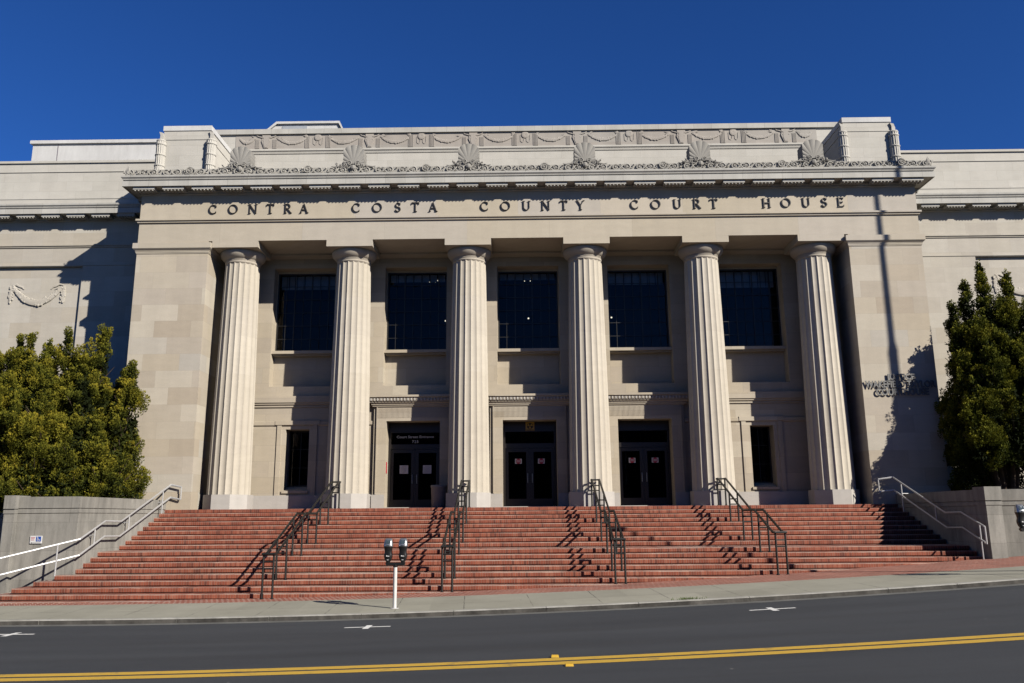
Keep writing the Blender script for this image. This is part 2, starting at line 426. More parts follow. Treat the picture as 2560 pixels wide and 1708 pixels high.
# ------------------------------------------------------------------ ground levels
def gb(x): 
    x = max(-30, min(30, x)); return .00117*x*x + .0318*x - 2.1745 if x > -13.6 else -2.39+(x+13.6)*.01
def gk(x):
    x = max(-30, min(30, x)); return .00152*x*x + .0339*x - 2.251 if x > -11 else -2.44+(x+11)*.008
def ground(x, y):
    if y >= -9: return gb(x)
    if y >= -11.6: return gb(x)+(gk(x)-gb(x))*(y+9)/(-2.6)
    return gk(x)-.10-.008*(-11.6-y)/5
def sheet(y0, y1, x0=-60, x1=60, nx=120, ny=2, dz=0.0):
    m = MB(); vs = []; fs = []
    for j in range(ny+1):
        y = y0+(y1-y0)*j/ny
        for i in range(nx+1):
            x = x0+(x1-x0)*i/nx; vs.append((x, y, ground(x,y)+dz))
    for j in range(ny):
        for i in range(nx):
            a = j*(nx+1)+i; fs.append((a,a+1,a+nx+2,a+nx+1))
    return m.add(vs, fs)
struct('brick_walk', sheet(-9.0, -6.2, ny=1), M_walk)
struct('sidewalk', sheet(-11.45, -9.0, ny=2), M_sidewalk)
# kerb: a real step, with cracks between its lengths
kb = MB(); x = -60.0; rk = random.Random(3)
while x < 60:
    L = rk.choice((1.5,2.4,3.0,2.0)); a, b = x+.004, x+L-.006; n = 4
    for i in range(n):
        xa, xb = a+(b-a)*i/n, a+(b-a)*(i+1)/n
        A = []
        for xx in (xa, xb):
            z1 = ground(xx,-11.45)+.004; z0 = ground(xx,-11.61)-.2
            A.append([(xx,-11.45,z0),(xx,-11.45,z1),(xx,-11.57,z1-.003),(xx,-11.595,z1-.022),(xx,-11.615,z0)])
        kb.add(A[0]+A[1], [(k,(k+1)%5,5+(k+1)%5,5+k) for k in (0,1,2,4)]+[(4,3,2,1,0),(5,6,7,8,9)])
        kb.cur = 1; kb.add(A[0]+A[1], [(3,4,9,8)]); kb.cur = 0
    x += L
struct('kerb', kb, [M_kerb, M_kerbface])
struct('gutter', sheet(-11.88, -11.606, ny=1, dz=.004), M_gutter)
struct('road', sheet(-22.5, -11.606, ny=6), M_road)
struct('far_sidewalk', sheet(-34, -22.5, ny=2, dz=.13), M_sidewalk)
base = MB(); base.add([(-900,-900,-4.2),(900,-900,-4.2),(900,900,-4.2),(-900,900,-4.2)], [(0,1,2,3)])
struct('ground', base, M_soil)

def strip(pts_y, w0, w1, x0, x1, n):
    m = MB(); vs = []; fs = []
    for i in range(n+1):
        x = x0+(x1-x0)*i/n
        for yy in (w0, w1): vs.append((x, pts_y(x)+yy, ground(x,pts_y(x)+yy)+.004))
    for i in range(n): fs.append((2*i,2*i+2,2*i+3,2*i+1))
    return m.add(vs, fs)
yl = lambda x: -17.45
struct('yellow_line', strip(yl, 0, -.225, -60, 60, 120), M_ypaint)
struct('yellow_line', strip(yl, -.315, -.55, -60, 60, 120), M_ypaint)
def tmark(xc, yc):
    m = MB()
    for (a,b,c,d) in ((-.46,.46,-.045,.045),(-.06,.06,-.27,-.045),(-.06,.06,.045,.27)):
        q = [(xc+a,yc+c),(xc+b,yc+c),(xc+b,yc+d),(xc+a,yc+d)]
        m.add([(px,py,ground(px,py)+.004) for px,py in q], [(0,1,2,3)])
    struct('parking_mark', m, M_wpaint)
for xc, yc in ((-10.5,-13.06),(-3.4,-13.04),(4.65,-13.05),(11.9,-13.05)): tmark(xc, yc)

# ------------------------------------------------------------------ stairs
def nosing(k):
    return -.955-k*.384-(.924 if k >= 9 else 0), -(0 if k == 0 else .129+(k-1)*.14)
stairs = thing('brick_staircase', 'wide red brick staircase rising from the sidewalk to the columned porch', 'stairs', (0,-4.5,-1.2))
for k in range(19):
    y, z = nosing(k)
    yb = 1.36 if k == 0 else max(nosing(k-1)[0]+.06, -6.62) if k < 13 else -6.60
    if k == 0: yb = -.42
    xl = -12.80 if k < 13 else -12.81-.345*(k-12)
    xr = 12.72
    zb = z-.2 if k < 18 else z-.3
    m = MB()
    m.prism([(y,z-.004),(y+.004,z),(yb,z),(yb,zb),(y+.032,zb),(y+.032,z-.114),(y,z-.11)], 'x', xl, xr)
    obj('step', m, M_step, stairs)

m = MB(); m.box(-12.8, 12.72, -.421, 1.86, -.3, -.001); obj('porch_floor', m, M_walk, stairs)

# ------------------------------------------------------------------ courthouse
CH = thing('courthouse', 'long pale stone courthouse with six fluted columns above red brick stairs', 'courthouse', (0,2,0))
HW, YF, YB, YG, YW = 14.63, -.85, 1.25, 1.80, 1.65
PORCH_SIZE = .992      # the porch wall was first measured 0.8 % too large

def holed(m, x0, x1, z0, z1, y, holes):
    """front face at y with openings (x0,x1,z0,z1,depth): reveals are built back into the wall"""
    xs = sorted({x0,x1,*[h[0] for h in holes],*[h[1] for h in holes]}); zs = sorted({z0,z1,*[h[2] for h in holes],*[h[3] for h in holes]})
    for i in range(len(xs)-1):
        for j in range(len(zs)-1):
            cx, cz = (xs[i]+xs[i+1])/2, (zs[j]+zs[j+1])/2
            if any(h[0] < cx < h[1] and h[2] < cz < h[3] for h in holes): continue
            m.quad((xs[i],y,zs[j]),(xs[i+1],y,zs[j]),(xs[i+1],y,zs[j+1]),(xs[i],y,zs[j+1]))
    for a,b,c,d,e in holes:
        m.quad((a,y,c),(a,y,d),(a,y+e,d),(a,y+e,c)); m.quad((b,y,d),(b,y,c),(b,y+e,c),(b,y+e,d))
        m.quad((a,y,d),(b,y,d),(b,y+e,d),(a,y+e,d)); m.quad((b,y,c),(a,y,c),(a,y+e,c),(b,y+e,c))

SIZE[0] = PORCH_SIZE
BAYS = [-8.9,-4.44,.03,4.44,8.92]
DOORB = [-4.44,.03,4.44]
# porch back wall with the tall bay recesses, spandrels behind them
m = MB()
RC = .47      # depth of the bay recesses
holes = [(b-1.23,b+1.23,4.70,9.50,RC) for b in BAYS]
holes += [(b-1.04,b+1.04,-.02,3.31,.62) for b in DOORB]
holes += [(-9.38,-8.46,.70,3.03,.62),(8.48,9.38,.70,3.03,.62)]
holed(m, -12.15, 12.15, -.02, 10.3, YB, holes)
for b in BAYS:   # spandrel + window opening in the recessed panel
    x0, x1 = b-1.23, b+1.23; y = YB+RC
    holed(m, x0, x1, 4.70, 9.50, y, [(b-1.205,b+1.205,6.16,9.42,.12)])
m.quad((-12.1,.70,10.15),(-12.1,YB,10.15),(12.1,YB,10.15),(12.1,.70,10.15))
obj('porch_wall', m, M_back, CH)
# plinth course and string courses of the porch wall
for a, b in ((-11.95,-5.99),(-2.9,-1.52),(1.58,2.9),(5.99,11.95)):
    m = MB(); m.box(a, b, YB-.10, YB-.002, 0.0, .52); obj('base_course', m, M_plinth, CH)
for sgn in (-1,1):
    m = MB()
    a, b = (-11.95,-5.99) if sgn < 0 else (5.99,11.95)
    m.sweep([(a,YB),(b,YB)], [(0,3.88),(.05,3.89),(.05,3.94),(.03,3.95),(.09,3.99),(.09,4.03),(.13,4.06),(.13,4.31),(0,4.33)])
    w = -8.92 if sgn < 0 else 8.93
    for p, q in ((a,w-.86),(w+.86,b)):
        m.sweep([(p,YB),(q,YB)], [(0,3.15),(.03,3.17),(.05,3.2),(.05,3.32),(0,3.34)])
    m.sweep([(w-.86,YB),(w+.86,YB)], [(0,3.18),(.07,3.2),(.07,3.36),(0,3.37)])
    for e in (-.78,.60):
        m.box(w+e, w+e+.17, YB-.045, YB-.002, .52, 3.19)
    m.box(w-.5, w+.5, YB-.06, YB+.30, .60, .695)
    m.prism([(YB+.02,.70),(YB+.6,.70),(YB+.6,.87)], 'x', w-.44, w+.44)
    obj('string_course', m, M_back, CH)
for b in DOORB:
    x0, x1 = b-1.52, b+1.52; y1 = YB-.16
    m = MB()
    holed(m, x0+.13, x1-.13, 0.0, 3.86, y1, [(b-1.03,b+1.03,0.0,3.30,.164)])
    for s in (-1,1):
        xo = b+s*1.52; xi = b+s*1.39
        m.box(min(xo,xi), max(xo,xi), y1+.05, YB-.002, 0, 3.86)
        m.box(b+s*1.39-.02, b+s*1.39+.02, y1-.02, y1+.05, .53, 3.86)
    for i in range(58):   # fluting of the lintel frieze
        xx = x0+.16+i*(x1-x0-.34)/57
        m.box(xx, xx+.022, y1-.012, y1-.001, 3.42, 3.80)
    m.sweep([(x0,YB),(x0,y1),(x1,y1),(x1,YB)], [(0,3.84),(.05,3.86),(.05,3.90),(.09,3.92),(.09,3.96),(.15,4.0),(.15,4.02),(0,4.03)])
    m.sweep([(x0,YB),(x0,y1),(x1,y1),(x1,YB)], [(.12,4.02),(.15,4.03),(.20,4.19),(.25,4.2),(.25,4.28),(0,4.29)])
    for i in range(26):   # egg band
        xx = x0-.1+i*(x1-x0+.2)/25
        m.cur = 1; m.sphere((xx,y1-.185,4.11), .045, 6, 4, (1,.7,1.5)); m.cur = 0
        m.box(xx+.053,xx+.068,y1-.205,y1-.17,4.04,4.19)
    for s in (-1,1):
        a, c = sorted((b+s*1.05, b+s*1.54)); m.cur = 1; m.box(a, c, y1-.03, y1-.002, 0, .52); m.cur = 0
    m.cur = 1; m.box(b-1.03, b+1.03, y1-.05, YB+.5, -.01, .045); m.cur = 0
    obj('door_surround', m, [M_back, M_plinth], CH)

# windows
def window(b, x0, x1, z0, z1, y, cols, rows, sill=True, blind=0.0):
    m = MB(); fw = .05
    m.box(x0, x1, y-.06, y+.04, z0, z0+fw); m.box(x0, x1, y-.06, y+.04, z1-fw, z1)
    m.box(x0, x0+fw, y-.06, y+.04, z0+fw, z1-fw); m.box(x1-fw, x1, y-.06, y+.04, z0+fw, z1-fw)
    for i in range(1, cols):
        xx = x0+(x1-x0)*i/cols; w = .02 if i % 2 == 0 else .009
        m.box(xx-w, xx+w, y-.035, y-.012, z0+fw, z1-fw)
    for j in range(1, rows):
        zz = z0+(z1-z0)*j/rows; m.box(x0+fw, x1-fw, y-.040, y-.010, zz-.009, zz+.009)
    f = obj('window', m, M_frame, CH)
    g = MB(); g.quad((x0+fw,y,z0+fw),(x1-fw,y,z0+fw),(x1-fw,y,z1-fw),(x0+fw,y,z1-fw)); obj('pane', g, M_glass, f)
    if sill:
        g = MB(); g.box(b-1.228, b+1.228, YB+.10, y-.065, 6.03, 6.15); g.box(b-1.2, b+1.2, YB+.22, y-.065, 5.97, 6.03); obj('sill', g, M_back, f)
    if blind:
        g = MB()
        for i in range(7):
            xa = x0+.08+(x1-x0-.16)*i/7; g.box(xa, xa+(x1-x0-.16)/7-.03, y+.14, y+.16, z1-blind, z1-.05)
        obj('blind', g, M_blind, f)
for b, bl in zip(BAYS, (.62,.35,.30,.55,.72)):
    window(b, b-1.205, b+1.205, 6.16, 9.42, YG, 7, 6, True, bl)
window(-8.92, -9.38, -8.46, .87, 3.03, YB+.6, 2, 3, False)
window(8.93, 8.48, 9.38, .87, 3.03, YB+.6, 2, 3, False)
# dim rooms behind the glass
for b in BAYS:
    m = MB()
    m.add([(b-1.9,YG+.06,5.6),(b+1.9,YG+.06,5.6),(b+1.9,5,5.6),(b-1.9,5,5.6),(b-1.9,YG+.06,9.8),(b+1.9,YG+.06,9.8),(b+1.9,5,9.8),(b-1.9,5,9.8)],
          [(0,1,2,3),(4,7,6,5),(1,5,6,2),(2,6,7,3),(3,7,4,0)])
    obj('room', m, M_room, CH)
for b in (-8.92,-4.44,.03,4.44,8.93):
    m = MB(); m.add([(b-1.5,YB+.72,-.05),(b+1.5,YB+.72,-.05),(b+1.5,5,-.05),(b-1.5,5,-.05),(b-1.5,YB+.72,3.5),(b+1.5,YB+.72,3.5),(b+1.5,5,3.5),(b-1.5,5,3.5)],
          [(0,1,2,3),(4,7,6,5),(1,5,6,2),(2,6,7,3),(3,7,4,0)])
    obj('room', m, M_room, CH)

# bronze double doors under their transoms
def text_mb(txt, size, x, y, z, depth, font_bold=0.0, align='CENTER', width=None, spacing=1.0):
    cu = bpy.data.curves.new('lettering', 'FONT'); cu.body = txt; cu.size = size; cu.extrude = depth/2; cu.align_x = align; cu.offset = font_bold; cu.space_character = spacing
    cu.resolution_u = 3
    o = bpy.data.objects.new('lettering', cu); COL.objects.link(o)
    bpy.context.view_layer.update()
    me = bpy.data.meshes.new_from_object(o.evaluated_get(bpy.context.evaluated_depsgraph_get()))
    vs = [v.co.copy() for v in me.vertices]; fs = [tuple(p.vertices) for p in me.polygons]
    bpy.data.objects.remove(o); bpy.data.curves.remove(cu); bpy.data.meshes.remove(me)
    k = 1.0
    if width:
        a = min(v.x for v in vs); b = max(v.x for v in vs); k = width/(b-a); mid = (a+b)/2
        vs = [Vector(((v.x-mid)*k, v.y, v.z)) for v in vs]
    mb = MB(); mb.add([(x+v.x, y-v.z, z+v.y) for v in vs], fs)
    return mb
def letters_of(mb):
    """split a line of text into its letters by their extent along x"""
    iv = sorted((min(mb.v[i][0] for i in f), max(mb.v[i][0] for i in f), k) for k, f in enumerate(mb.f))
    groups = []; end = -1e9
    for a, b, k in iv:
        if a > end+1e-4: groups.append([])
        groups[-1].append(k); end = max(end, b)
    out = []
    for g in groups:
        m = MB(); mp = {}
        for k in g:
            for i in mb.f[k]:
                if i not in mp: mp[i] = len(m.v); m.v.append(mb.v[i])
            m.f.append(tuple(mp[i] for i in mb.f[k])); m.m.append(0)
        out.append(m)
    return out
def door(b):
    y = YB+.58; m = MB(); x0, x1 = b-.95, b+.95
    m.box(b-1.03, x0, y-.07, y+.09, .045, 3.30); m.box(x1, b+1.03, y-.07, y+.09, .045, 3.30)
    m.box(x0, x1, y-.07, y+.09, 2.92, 3.30); m.box(x0, x1, y-.06, y+.08, 2.28, 2.46)
    m.box(b-.03, b+.03, y-.02, y+.05, .045, 2.28)
    d = obj('door', m, M_bronze, CH)
    g = MB(); g.quad((x0,y,2.46),(x1,y,2.46),(x1,y,2.92),(x0,y,2.92)); obj('transom', g, M_doorglass, d)
    for s in (-1,1):
        a, c = (b-.94,b-.035) if s < 0 else (b+.035,b+.94)
        m = MB(); st = .11
        m.box(a, a+st, y-.03, y+.03, .06, 2.27); m.box(c-st, c, y-.03, y+.03, .06, 2.27)
        m.box(a+st, c-st, y-.03, y+.03, .06, .34); m.box(a+st, c-st, y-.03, y+.03, 2.13, 2.27)
        m.cur = 1; m.quad((a+st,y+.002,.34),(c-st,y+.002,.34),(c-st,y+.002,2.13),(a+st,y+.002,2.13)); m.cur = 2
        hx = c-.055 if s < 0 else a+.055
        m.tube([(hx,y-.03,.95),(hx,y-.085,.97),(hx,y-.085,1.27),(hx,y-.03,1.29)], .014, 6)
        obj('door_leaf', m, [M_bronze, M_doorglass, M_meterchrome], d)
    return d, y
for i, b in enumerate(DOORB):
    d, y = door(b)
    if i == 0:
        [obj('letter', q, M_doorletter, d) for q in letters_of(text_mb('Court Street Entrance', .135, b, y-.012, 2.71, .012, .003, width=1.46))]
        [obj('numeral', q, M_doorletter, d) for q in letters_of(text_mb('725', .145, b, y-.012, 2.52, .012, .003, spacing=1.25))]

SIZE[0] = 1.0
# columns ------------------------------------------------------------
CY = .12
COLX = [-10.95,-6.653,-2.218,2.218,6.653,10.95]
def column(xc):
    m = MB(); N = 20; K = 8; zs = [.52]+[.52+8.66*i/9 for i in range(1,10)]
    prof = []
    for z in zs:
        t = (z-.52)/8.66; prof.append((.765-.13*t**1.25, z))
    vs = []; n = N*K
    for r, z in prof:
        for i in range(n):
            u = (i % K)/K; a = (i//K+u+.5)*2*PI/N - PI/2
            dpt = .058*(1-(2*u-1)**2)**.8*r
            vs.append(((r-dpt)*math.cos(a), (r-dpt)*math.sin(a), z))
    fs = []
    for j in range(len(prof)-1):
        for i in range(n):
            q = (i+1) % n; fs.append((j*n+i,j*n+q,(j+1)*n+q,(j+1)*n+i))
    m.add(vs, fs)
    c = obj('column', m, M_col, CH, (xc,CY,0), smooth=30)
    m = MB()
    m.lathe([(.60,9.12),(.648,9.18),(.648,9.25),(.662,9.255),(.662,9.275),(.652,9.28),(.652,9.29),(.672,9.295),(.672,9.315),(.70,9.33),(.76,9.385),(.81,9.45),(.838,9.52),(.845,9.58),(.83,9.632)], 56, caps=False)
    obj('capital', m, M_capital, c, (xc,CY,0), smooth=30)
    m = MB(); m.box(-.865, .865, YF-.002, .81, 9.63, 9.878); obj('abacus', m, M_entab, c, (xc,0,0))
    m = MB(); R = .80
    pts = [(R/math.cos(PI/8)*math.cos(PI/8+q*PI/4), R/math.cos(PI/8)*math.sin(PI/8+q*PI/4)) for q in range(8)]
    m.prism(pts, 'z', .001, .52); obj('plinth', m, M_plinth, c, (xc,CY,0))
for xc in COLX: column(xc)

# end piers (antae) with their moulded caps
def anta(s):
    m = MB(); a, b = sorted((s*11.95, s*HW)); m.box(a, b, YF, YW+.5, -.4, 9.879)
    m.box(a-.025, b+.025, YF-.025, YW, -.4, .55)
    p = obj('end_pier', m, M_wall, CH)
    m = MB(); path = [(a,YB),(a,YF),(b,YF),(b,YW)]
    m.sweep(path, [(0,9.40),(.02,9.405),(.02,9.44),(.035,9.445),(.035,9.49),(.05,9.50),(.05,9.52),(.11,9.58),(.125,9.60),(.125,9.80),(0,9.815)])
    obj('pier_cap', m, M_entab, p)
for s in (-1,1): anta(s)

# entablature and its Roman lettering
m = MB()
m.box(-HW, HW, YF, .80, 9.88, 11.95); m.box(-HW+.001, HW-.001, .80, YW+.5, 10.0, 11.95)
m.box(-11.949, 11.949, .76, YB-.002, 9.80, 9.879)
m.sweep([(-HW,YW),(-HW,YF),(HW,YF),(HW,YW)], [(0,10.60),(.06,10.62),(.06,10.67),(.11,10.69),(.11,10.76),(0,10.78)])
obj('entablature', m, M_entab, CH)

def glyph(ch):
    """Roman capitals out of thick and thin strokes with serifs, unit height; returns polygons and width"""
    P = []
    def st(x0,y0,x1,y1,w):
        d = Vector((x1-x0,y1-y0)).normalized(); n = Vector((-d.y,d.x))*w/2
        P.append([(x0-n.x,y0-n.y),(x1-n.x,y1-n.y),(x1+n.x,y1+n.y),(x0+n.x,y0+n.y)])
    def sf(x,y,w=.26): P.append([(x-w/2,y-.03 if y > .5 else y),(x+w/2,y-.03 if y > .5 else y),(x+w/2,y if y > .5 else y+.03+.005),(x-w/2,y if y > .5 else y+.035)])
    def arc(cx,cy,rx,ry,a0,a1,tk,tn,n=16):
        """stroke thick at the sides and thin at top and bottom"""
        for i in range(n):
            q = []
            for a, o in ((a0+(a1-a0)*i/n,1),(a0+(a1-a0)*(i+1)/n,1),(a0+(a1-a0)*(i+1)/n,-1),(a0+(a1-a0)*i/n,-1)):
                a = math.radians(a); w = tn+(tk-tn)*abs(math.cos(a))
                q.append((cx+(rx+o*w/2)*math.cos(a), cy+(ry+o*w/2)*math.sin(a)))
            P.append(q)
    T, N = .092, .052
    if ch == 'C': arc(.46,.5,.40,.45,48,312,T,N,22); st(.72,.70,.72,.90,.07); st(.72,.10,.72,.26,.06); w = .82
    elif ch == 'O': arc(.5,.5,.43,.455,0,360,T,N,28); w = 1.0
    elif ch == 'N':
        st(.14,0,.14,1,N); st(.80,0,.80,1,N); st(.12,1,.82,.0,T); sf(.14,0); sf(.12,1); sf(.80,1); w = .94
    elif ch == 'T':
        st(.42,0,.42,1,T); st(.04,.955,.80,.955,.09); st(.06,.80,.06,.98,.05); st(.78,.80,.78,.98,.05); sf(.42,0,.34); w = .84
    elif ch == 'R':
        st(.17,0,.17,1,T); sf(.17,0); sf(.14,1); st(.17,.955,.42,.955,N); st(.17,.50,.42,.50,N); arc(.42,.727,.20,.228,-90,90,T,N,12); st(.36,.50,.74,.03,T); sf(.74,0,.2); w = .80
    elif ch == 'A':
        st(.10,0,.44,1,N); st(.42,1,.78,0,T); st(.22,.34,.66,.34,.07); sf(.10,0,.22); sf(.78,0,.26); w = .88
    elif ch == 'S':
        arc(.32,.735,.215,.225,20,270,T*.9,N,14); arc(.32,.275,.235,.235,90,-160,T*.9,N,14); st(.53,.74,.53,.94,.055); st(.09,.08,.09,.27,.055); w = .62
    elif ch == 'U':
        st(.17,.36,.17,1,T); st(.74,.36,.74,1,N); arc(.455,.36,.285,.32,180,360,T*.85,N,14); sf(.17,1); sf(.74,1); w = .9
    elif ch == 'Y':
        st(.42,0,.42,.5,T); st(.42,.46,.10,1,T); st(.42,.46,.74,1,N); sf(.42,0,.3); sf(.10,1,.24); sf(.74,1,.22); w = .84
    elif ch == 'H':
        st(.17,0,.17,1,T); st(.76,0,.76,1,T); st(.17,.51,.76,.51,.08); sf(.17,0); sf(.17,1); sf(.76,0); sf(.76,1); w = .93
    elif ch == 'E':
        st(.17,0,.17,1,T); st(.15,.955,.62,.955,N); st(.17,.51,.54,.51,.08); st(.15,.045,.66,.045,N); st(.61,.82,.61,.98,.05); st(.65,.02,.65,.2,.05); st(.54,.43,.54,.59,.045); sf(.14,0,.2); sf(.14,1,.2); w = .70
    return P, w
LZ, LH = 10.95, .37
words = {'CONTRA': [-11.87,-11.10,-10.35,-9.69,-9.03,-8.41],
         'COSTA': [-6.44,-5.64,-4.86,-4.20,-3.53],
         'COUNTY': [-1.59,-.80,-.01,.72,1.40,2.03],
         'COURT': [4.06,4.86,5.67,6.40,7.04],
         'HOUSE': [9.02,9.75,10.50,11.18,11.79]}
for wd, xs in words.items():
    for i, (ch, xc) in enumerate(zip(wd, xs)):
        m = MB(); P, w = glyph(ch)
        for q, pl in enumerate(P):
            ex = .0006*(q % 7)   # crossing strokes differ by a hair so that no two faces share a plane
            m.prism([(xc+(px-w/2)*LH, LZ+pz*LH) for px, pz in pl], 'y', YF-.050-ex, YF-.010)
        obj('inscription_letter', m, M_letter, CH)

# main cornice with mutules and their drops
def cornice(m, path, dz=0.0):
    m.sweep(path, [(0,11.73+dz),(.04,11.75+dz),(.04,11.82+dz),(.08,11.84+dz),(.08,11.91+dz),(.50,11.92+dz),(.50,11.895+dz),(.535,11.895+dz),(.535,12.10+dz),(.49,12.115+dz),(.49,12.14+dz),(.53,12.15+dz),(.54,12.19+dz),(.585,12.24+dz),(.59,12.31+dz),(0,12.32+dz)])
def mutule(m, xc, yf, dz=0.0, w=.80):
    m.box(xc-w/2, xc+w/2, yf-.465, yf-.09, 11.79+dz, 11.918+dz)
    for r in range(3):
        for i in range(6):
            gx = xc-w/2+.07+i*(w-.14)/5; gy = yf-.43+r*.12
            m.lathe([(.032,11.748+dz),(.022,11.792+dz)], 6, (gx,gy))
m = MB(); cornice(m, [(-HW,YW+.4),(-HW,YF),(HW,YF),(HW,YW+.4)])
for i in range(-13,14): mutule(m, i*1.105, YF)
for s in (-1,1):   # returns on both sides
    for yc in (.2,1.3):
        a, b = sorted((s*(HW+.09), s*(HW+.465))); m.box(a, b, yc-.4, yc+.4, 11.79, 11.918)
        for r in range(3):
            for i in range(6): m.lathe([(.032,11.748),(.022,11.792)], 6, (s*(HW+.43-r*.12), yc-.33+i*.132))
obj('cornice', m, M_corn, CH)

# running scroll cresting along the cornice edge
def spiral(m, xc, zc, r, y, hand=1, turns=1.6, th=.031):
    pts = []; rs = []; n = 20
    for i in range(n+1):
        t = i/n; a = PI*.15+t*turns*2*PI; rr = r*(1-t*.86)
        pts.append((xc+hand*rr*math.cos(a), y-.02*t, zc+rr*math.sin(a))); rs.append(th*(1-.35*t))
    m.tube(pts, rs, 5)
def leafpiece(m, x, y, z, ang, L, w):
    dx, dz = math.cos(ang), math.sin(ang); nx, nz = -dz, dx
    m.add([(x,y,z),(x+dx*L*.5+nx*w,y-.045,z+dz*L*.5+nz*w),(x+dx*L,y-.01,z+dz*L),(x+dx*L*.5-nx*w,y-.045,z+dz*L*.5-nz*w),(x+dx*L*.5,y-.075,z+dz*L*.5)],
          [(0,4,1),(1,4,2),(2,4,3),(3,4,0)])
m = MB(); YC = YF-.46; rr = random.Random(11)
m.box(-HW-.48, HW+.48, YC, YC+.10, 12.310, 12.575)
n = 68; pitch = (2*HW+.96)/n
for i in range(n):
    xc = -HW-.48+pitch*(i+.5); hand = 1 if i % 2 else -1
    big = (i % 10 == 5)
    r = .155 if big else .128
    zc = 12.495 if big else 12.435
    spiral(m, xc, zc, r, YC-.035, hand, 1.9 if big else 1.5)
    m.sphere((xc,YC-.05,zc), .035, 6, 4)
    # stem sweeping to the next scroll and leaves springing from it
    m.tube([(xc-hand*.02,YC-.03,12.330),(xc+hand*.14,YC-.05,12.360),(xc+hand*.24,YC-.05,12.470),(xc+hand*.30,YC-.03,12.570)], [.026,.03,.024,.012], 5)
    for q in range(4):
        leafpiece(m, xc+rr.uniform(-.22,.22), YC-.012, 12.310+rr.uniform(0,.10), rr.uniform(.3,2.8), rr.uniform(.08,.14), rr.uniform(.02,.034))
    leafpiece(m, xc+.22, YC-.02, 12.470, PI/2+hand*.4, .12, .03)
for s in (-1,1):   # acroterion leaf at each corner
    x0 = s*(HW+.48)
    for q in range(5): leafpiece(m, x0-s*.22, YC-.02, 12.330, PI/2-s*(.25+.16*q), .42-.03*q, .05)
    m.box(min(x0,x0-s*.1), max(x0,x0-s*.1), YC, YW, 12.310, 12.510)
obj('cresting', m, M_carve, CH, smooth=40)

# shell antefixes
def shell(xc):
    m = MB(); y0 = YC-.03; y1 = y0+.52; n = 9; hw = .395; zb, zt = 12.730, 13.47
    k = 54; front = []; a0 = math.radians(4)
    for i in range(k+1):
        an = a0+(PI-2*a0)*i/k; c, sn = math.cos(an), math.sin(an)
        r = 1.0
        for _ in range(30):      # walk in to the outline
            x, z = r*c, zb-.04+r*sn
            if abs(x) > hw or z > zb+(zt-zb)*(1-.27*abs(min(1,abs(x)/hw))**2.2): r -= .02
            else: break
        ridge = .032*abs(math.sin(n*PI*i/k))**.7
        front.append((xc+r*c, y0-ridge, zb-.04+r*sn))
    hub = (xc, y0-.05, zb-.04)
    m.add([hub]+front, [(0,i+1,i+2) for i in range(k)])
    mid = [((p[0]+hub[0])/2, (p[1]+hub[1])/2-.02, (p[2]+hub[2])/2) for p in front]
    back = [(p[0],y1,p[2]) for p in front]
    for i in range(k): m.quad(front[i],front[i+1],back[i+1],back[i])
    m.box(xc-.40, xc+.40, y0, y1, 12.490, zb-.02)
    # carved foot with spreading scrolls
    for s in (-1,1):
        m.prism([(xc+s*.40,12.810),(xc+s*.44,12.730),(xc+s*.60,12.610),(xc+s*.82,12.570),(xc+s*.82,12.490),(xc+s*.40,12.490)][::s], 'y', y0+.02, y0+.2)
        spiral(m, xc+s*.15, 12.710, .10, y0-.04, s, 1.5, .026); spiral(m, xc+s*.33, 12.630, .07, y0-.03, -s, 1.4, .02)
        m.tube([(xc+s*.2,y0-.02,12.560),(xc+s*.5,y0-.01,12.610),(xc+s*.72,y0,12.580),(xc+s*.83,y0,12.610)], [.03,.035,.03,.015], 5)
        for q in range(6): leafpiece(m, xc+s*rr.uniform(.02,.6), y0-.01, 12.530+rr.uniform(0,.1), PI/2-s*rr.uniform(.1,1.2), rr.uniform(.12,.22), .035)
    m.sphere((xc,y0-.03,12.540), .11, 8, 6, (1,.8,1)); 
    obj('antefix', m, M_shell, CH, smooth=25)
for xc in (-10.78,-6.50,-2.17,2.20,6.51,10.74): shell(xc)

# attic behind, with its relief band and coping
YA = 1.9
m = MB(); m.box(-14.3, 14.3, YA, YA+2.5, 12.15, 15.52)
m.sweep([(-12.25,YA),(12.25,YA)], [(0,14.62),(.03,14.64),(.05,14.72),(.09,14.76),(.09,14.84),(0,14.86)])
m.sweep([(-12.25,YA),(12.25,YA)], [(0,12.9),(.05,12.9),(.05,13.3),(0,13.34)])
at = obj('attic', m, M_terra, CH)
m = MB(); m.box(-14.4, 14.4, YA-.09, YA+2.6, 15.52, 15.74); obj('coping', m, M_corn, at)
m = MB(); rl = random.Random(5)
m.box(-12.2, 12.2, YA-.012, YA-.001, 14.87, 15.518)
def swag(m, x0, x1, zt, sag, y, r, rng, n=16):
    pts = []; R = []
    for i in range(n+1):
        t = i/n; pts.append((x0+(x1-x0)*t, y, zt-sag*(1-(2*t-1)**2))); R.append(r*(.5+.5*math.sin(PI*t)))
    m.tube(pts, R, 7)
    for i in range(n*5):
        t = rng.random(); k = .4+.6*math.sin(PI*t); x = x0+(x1-x0)*t; z = zt-sag*(1-(2*t-1)**2)+rng.uniform(-1,1)*r*.9*k
        m.sphere((x,y-r*.55*k+rng.uniform(-.01,.01),z), r*rng.uniform(.25,.45), 5, 4)
heads = [-10.9+4.36*i/1 for i in range(6)]
yr = YA-.02
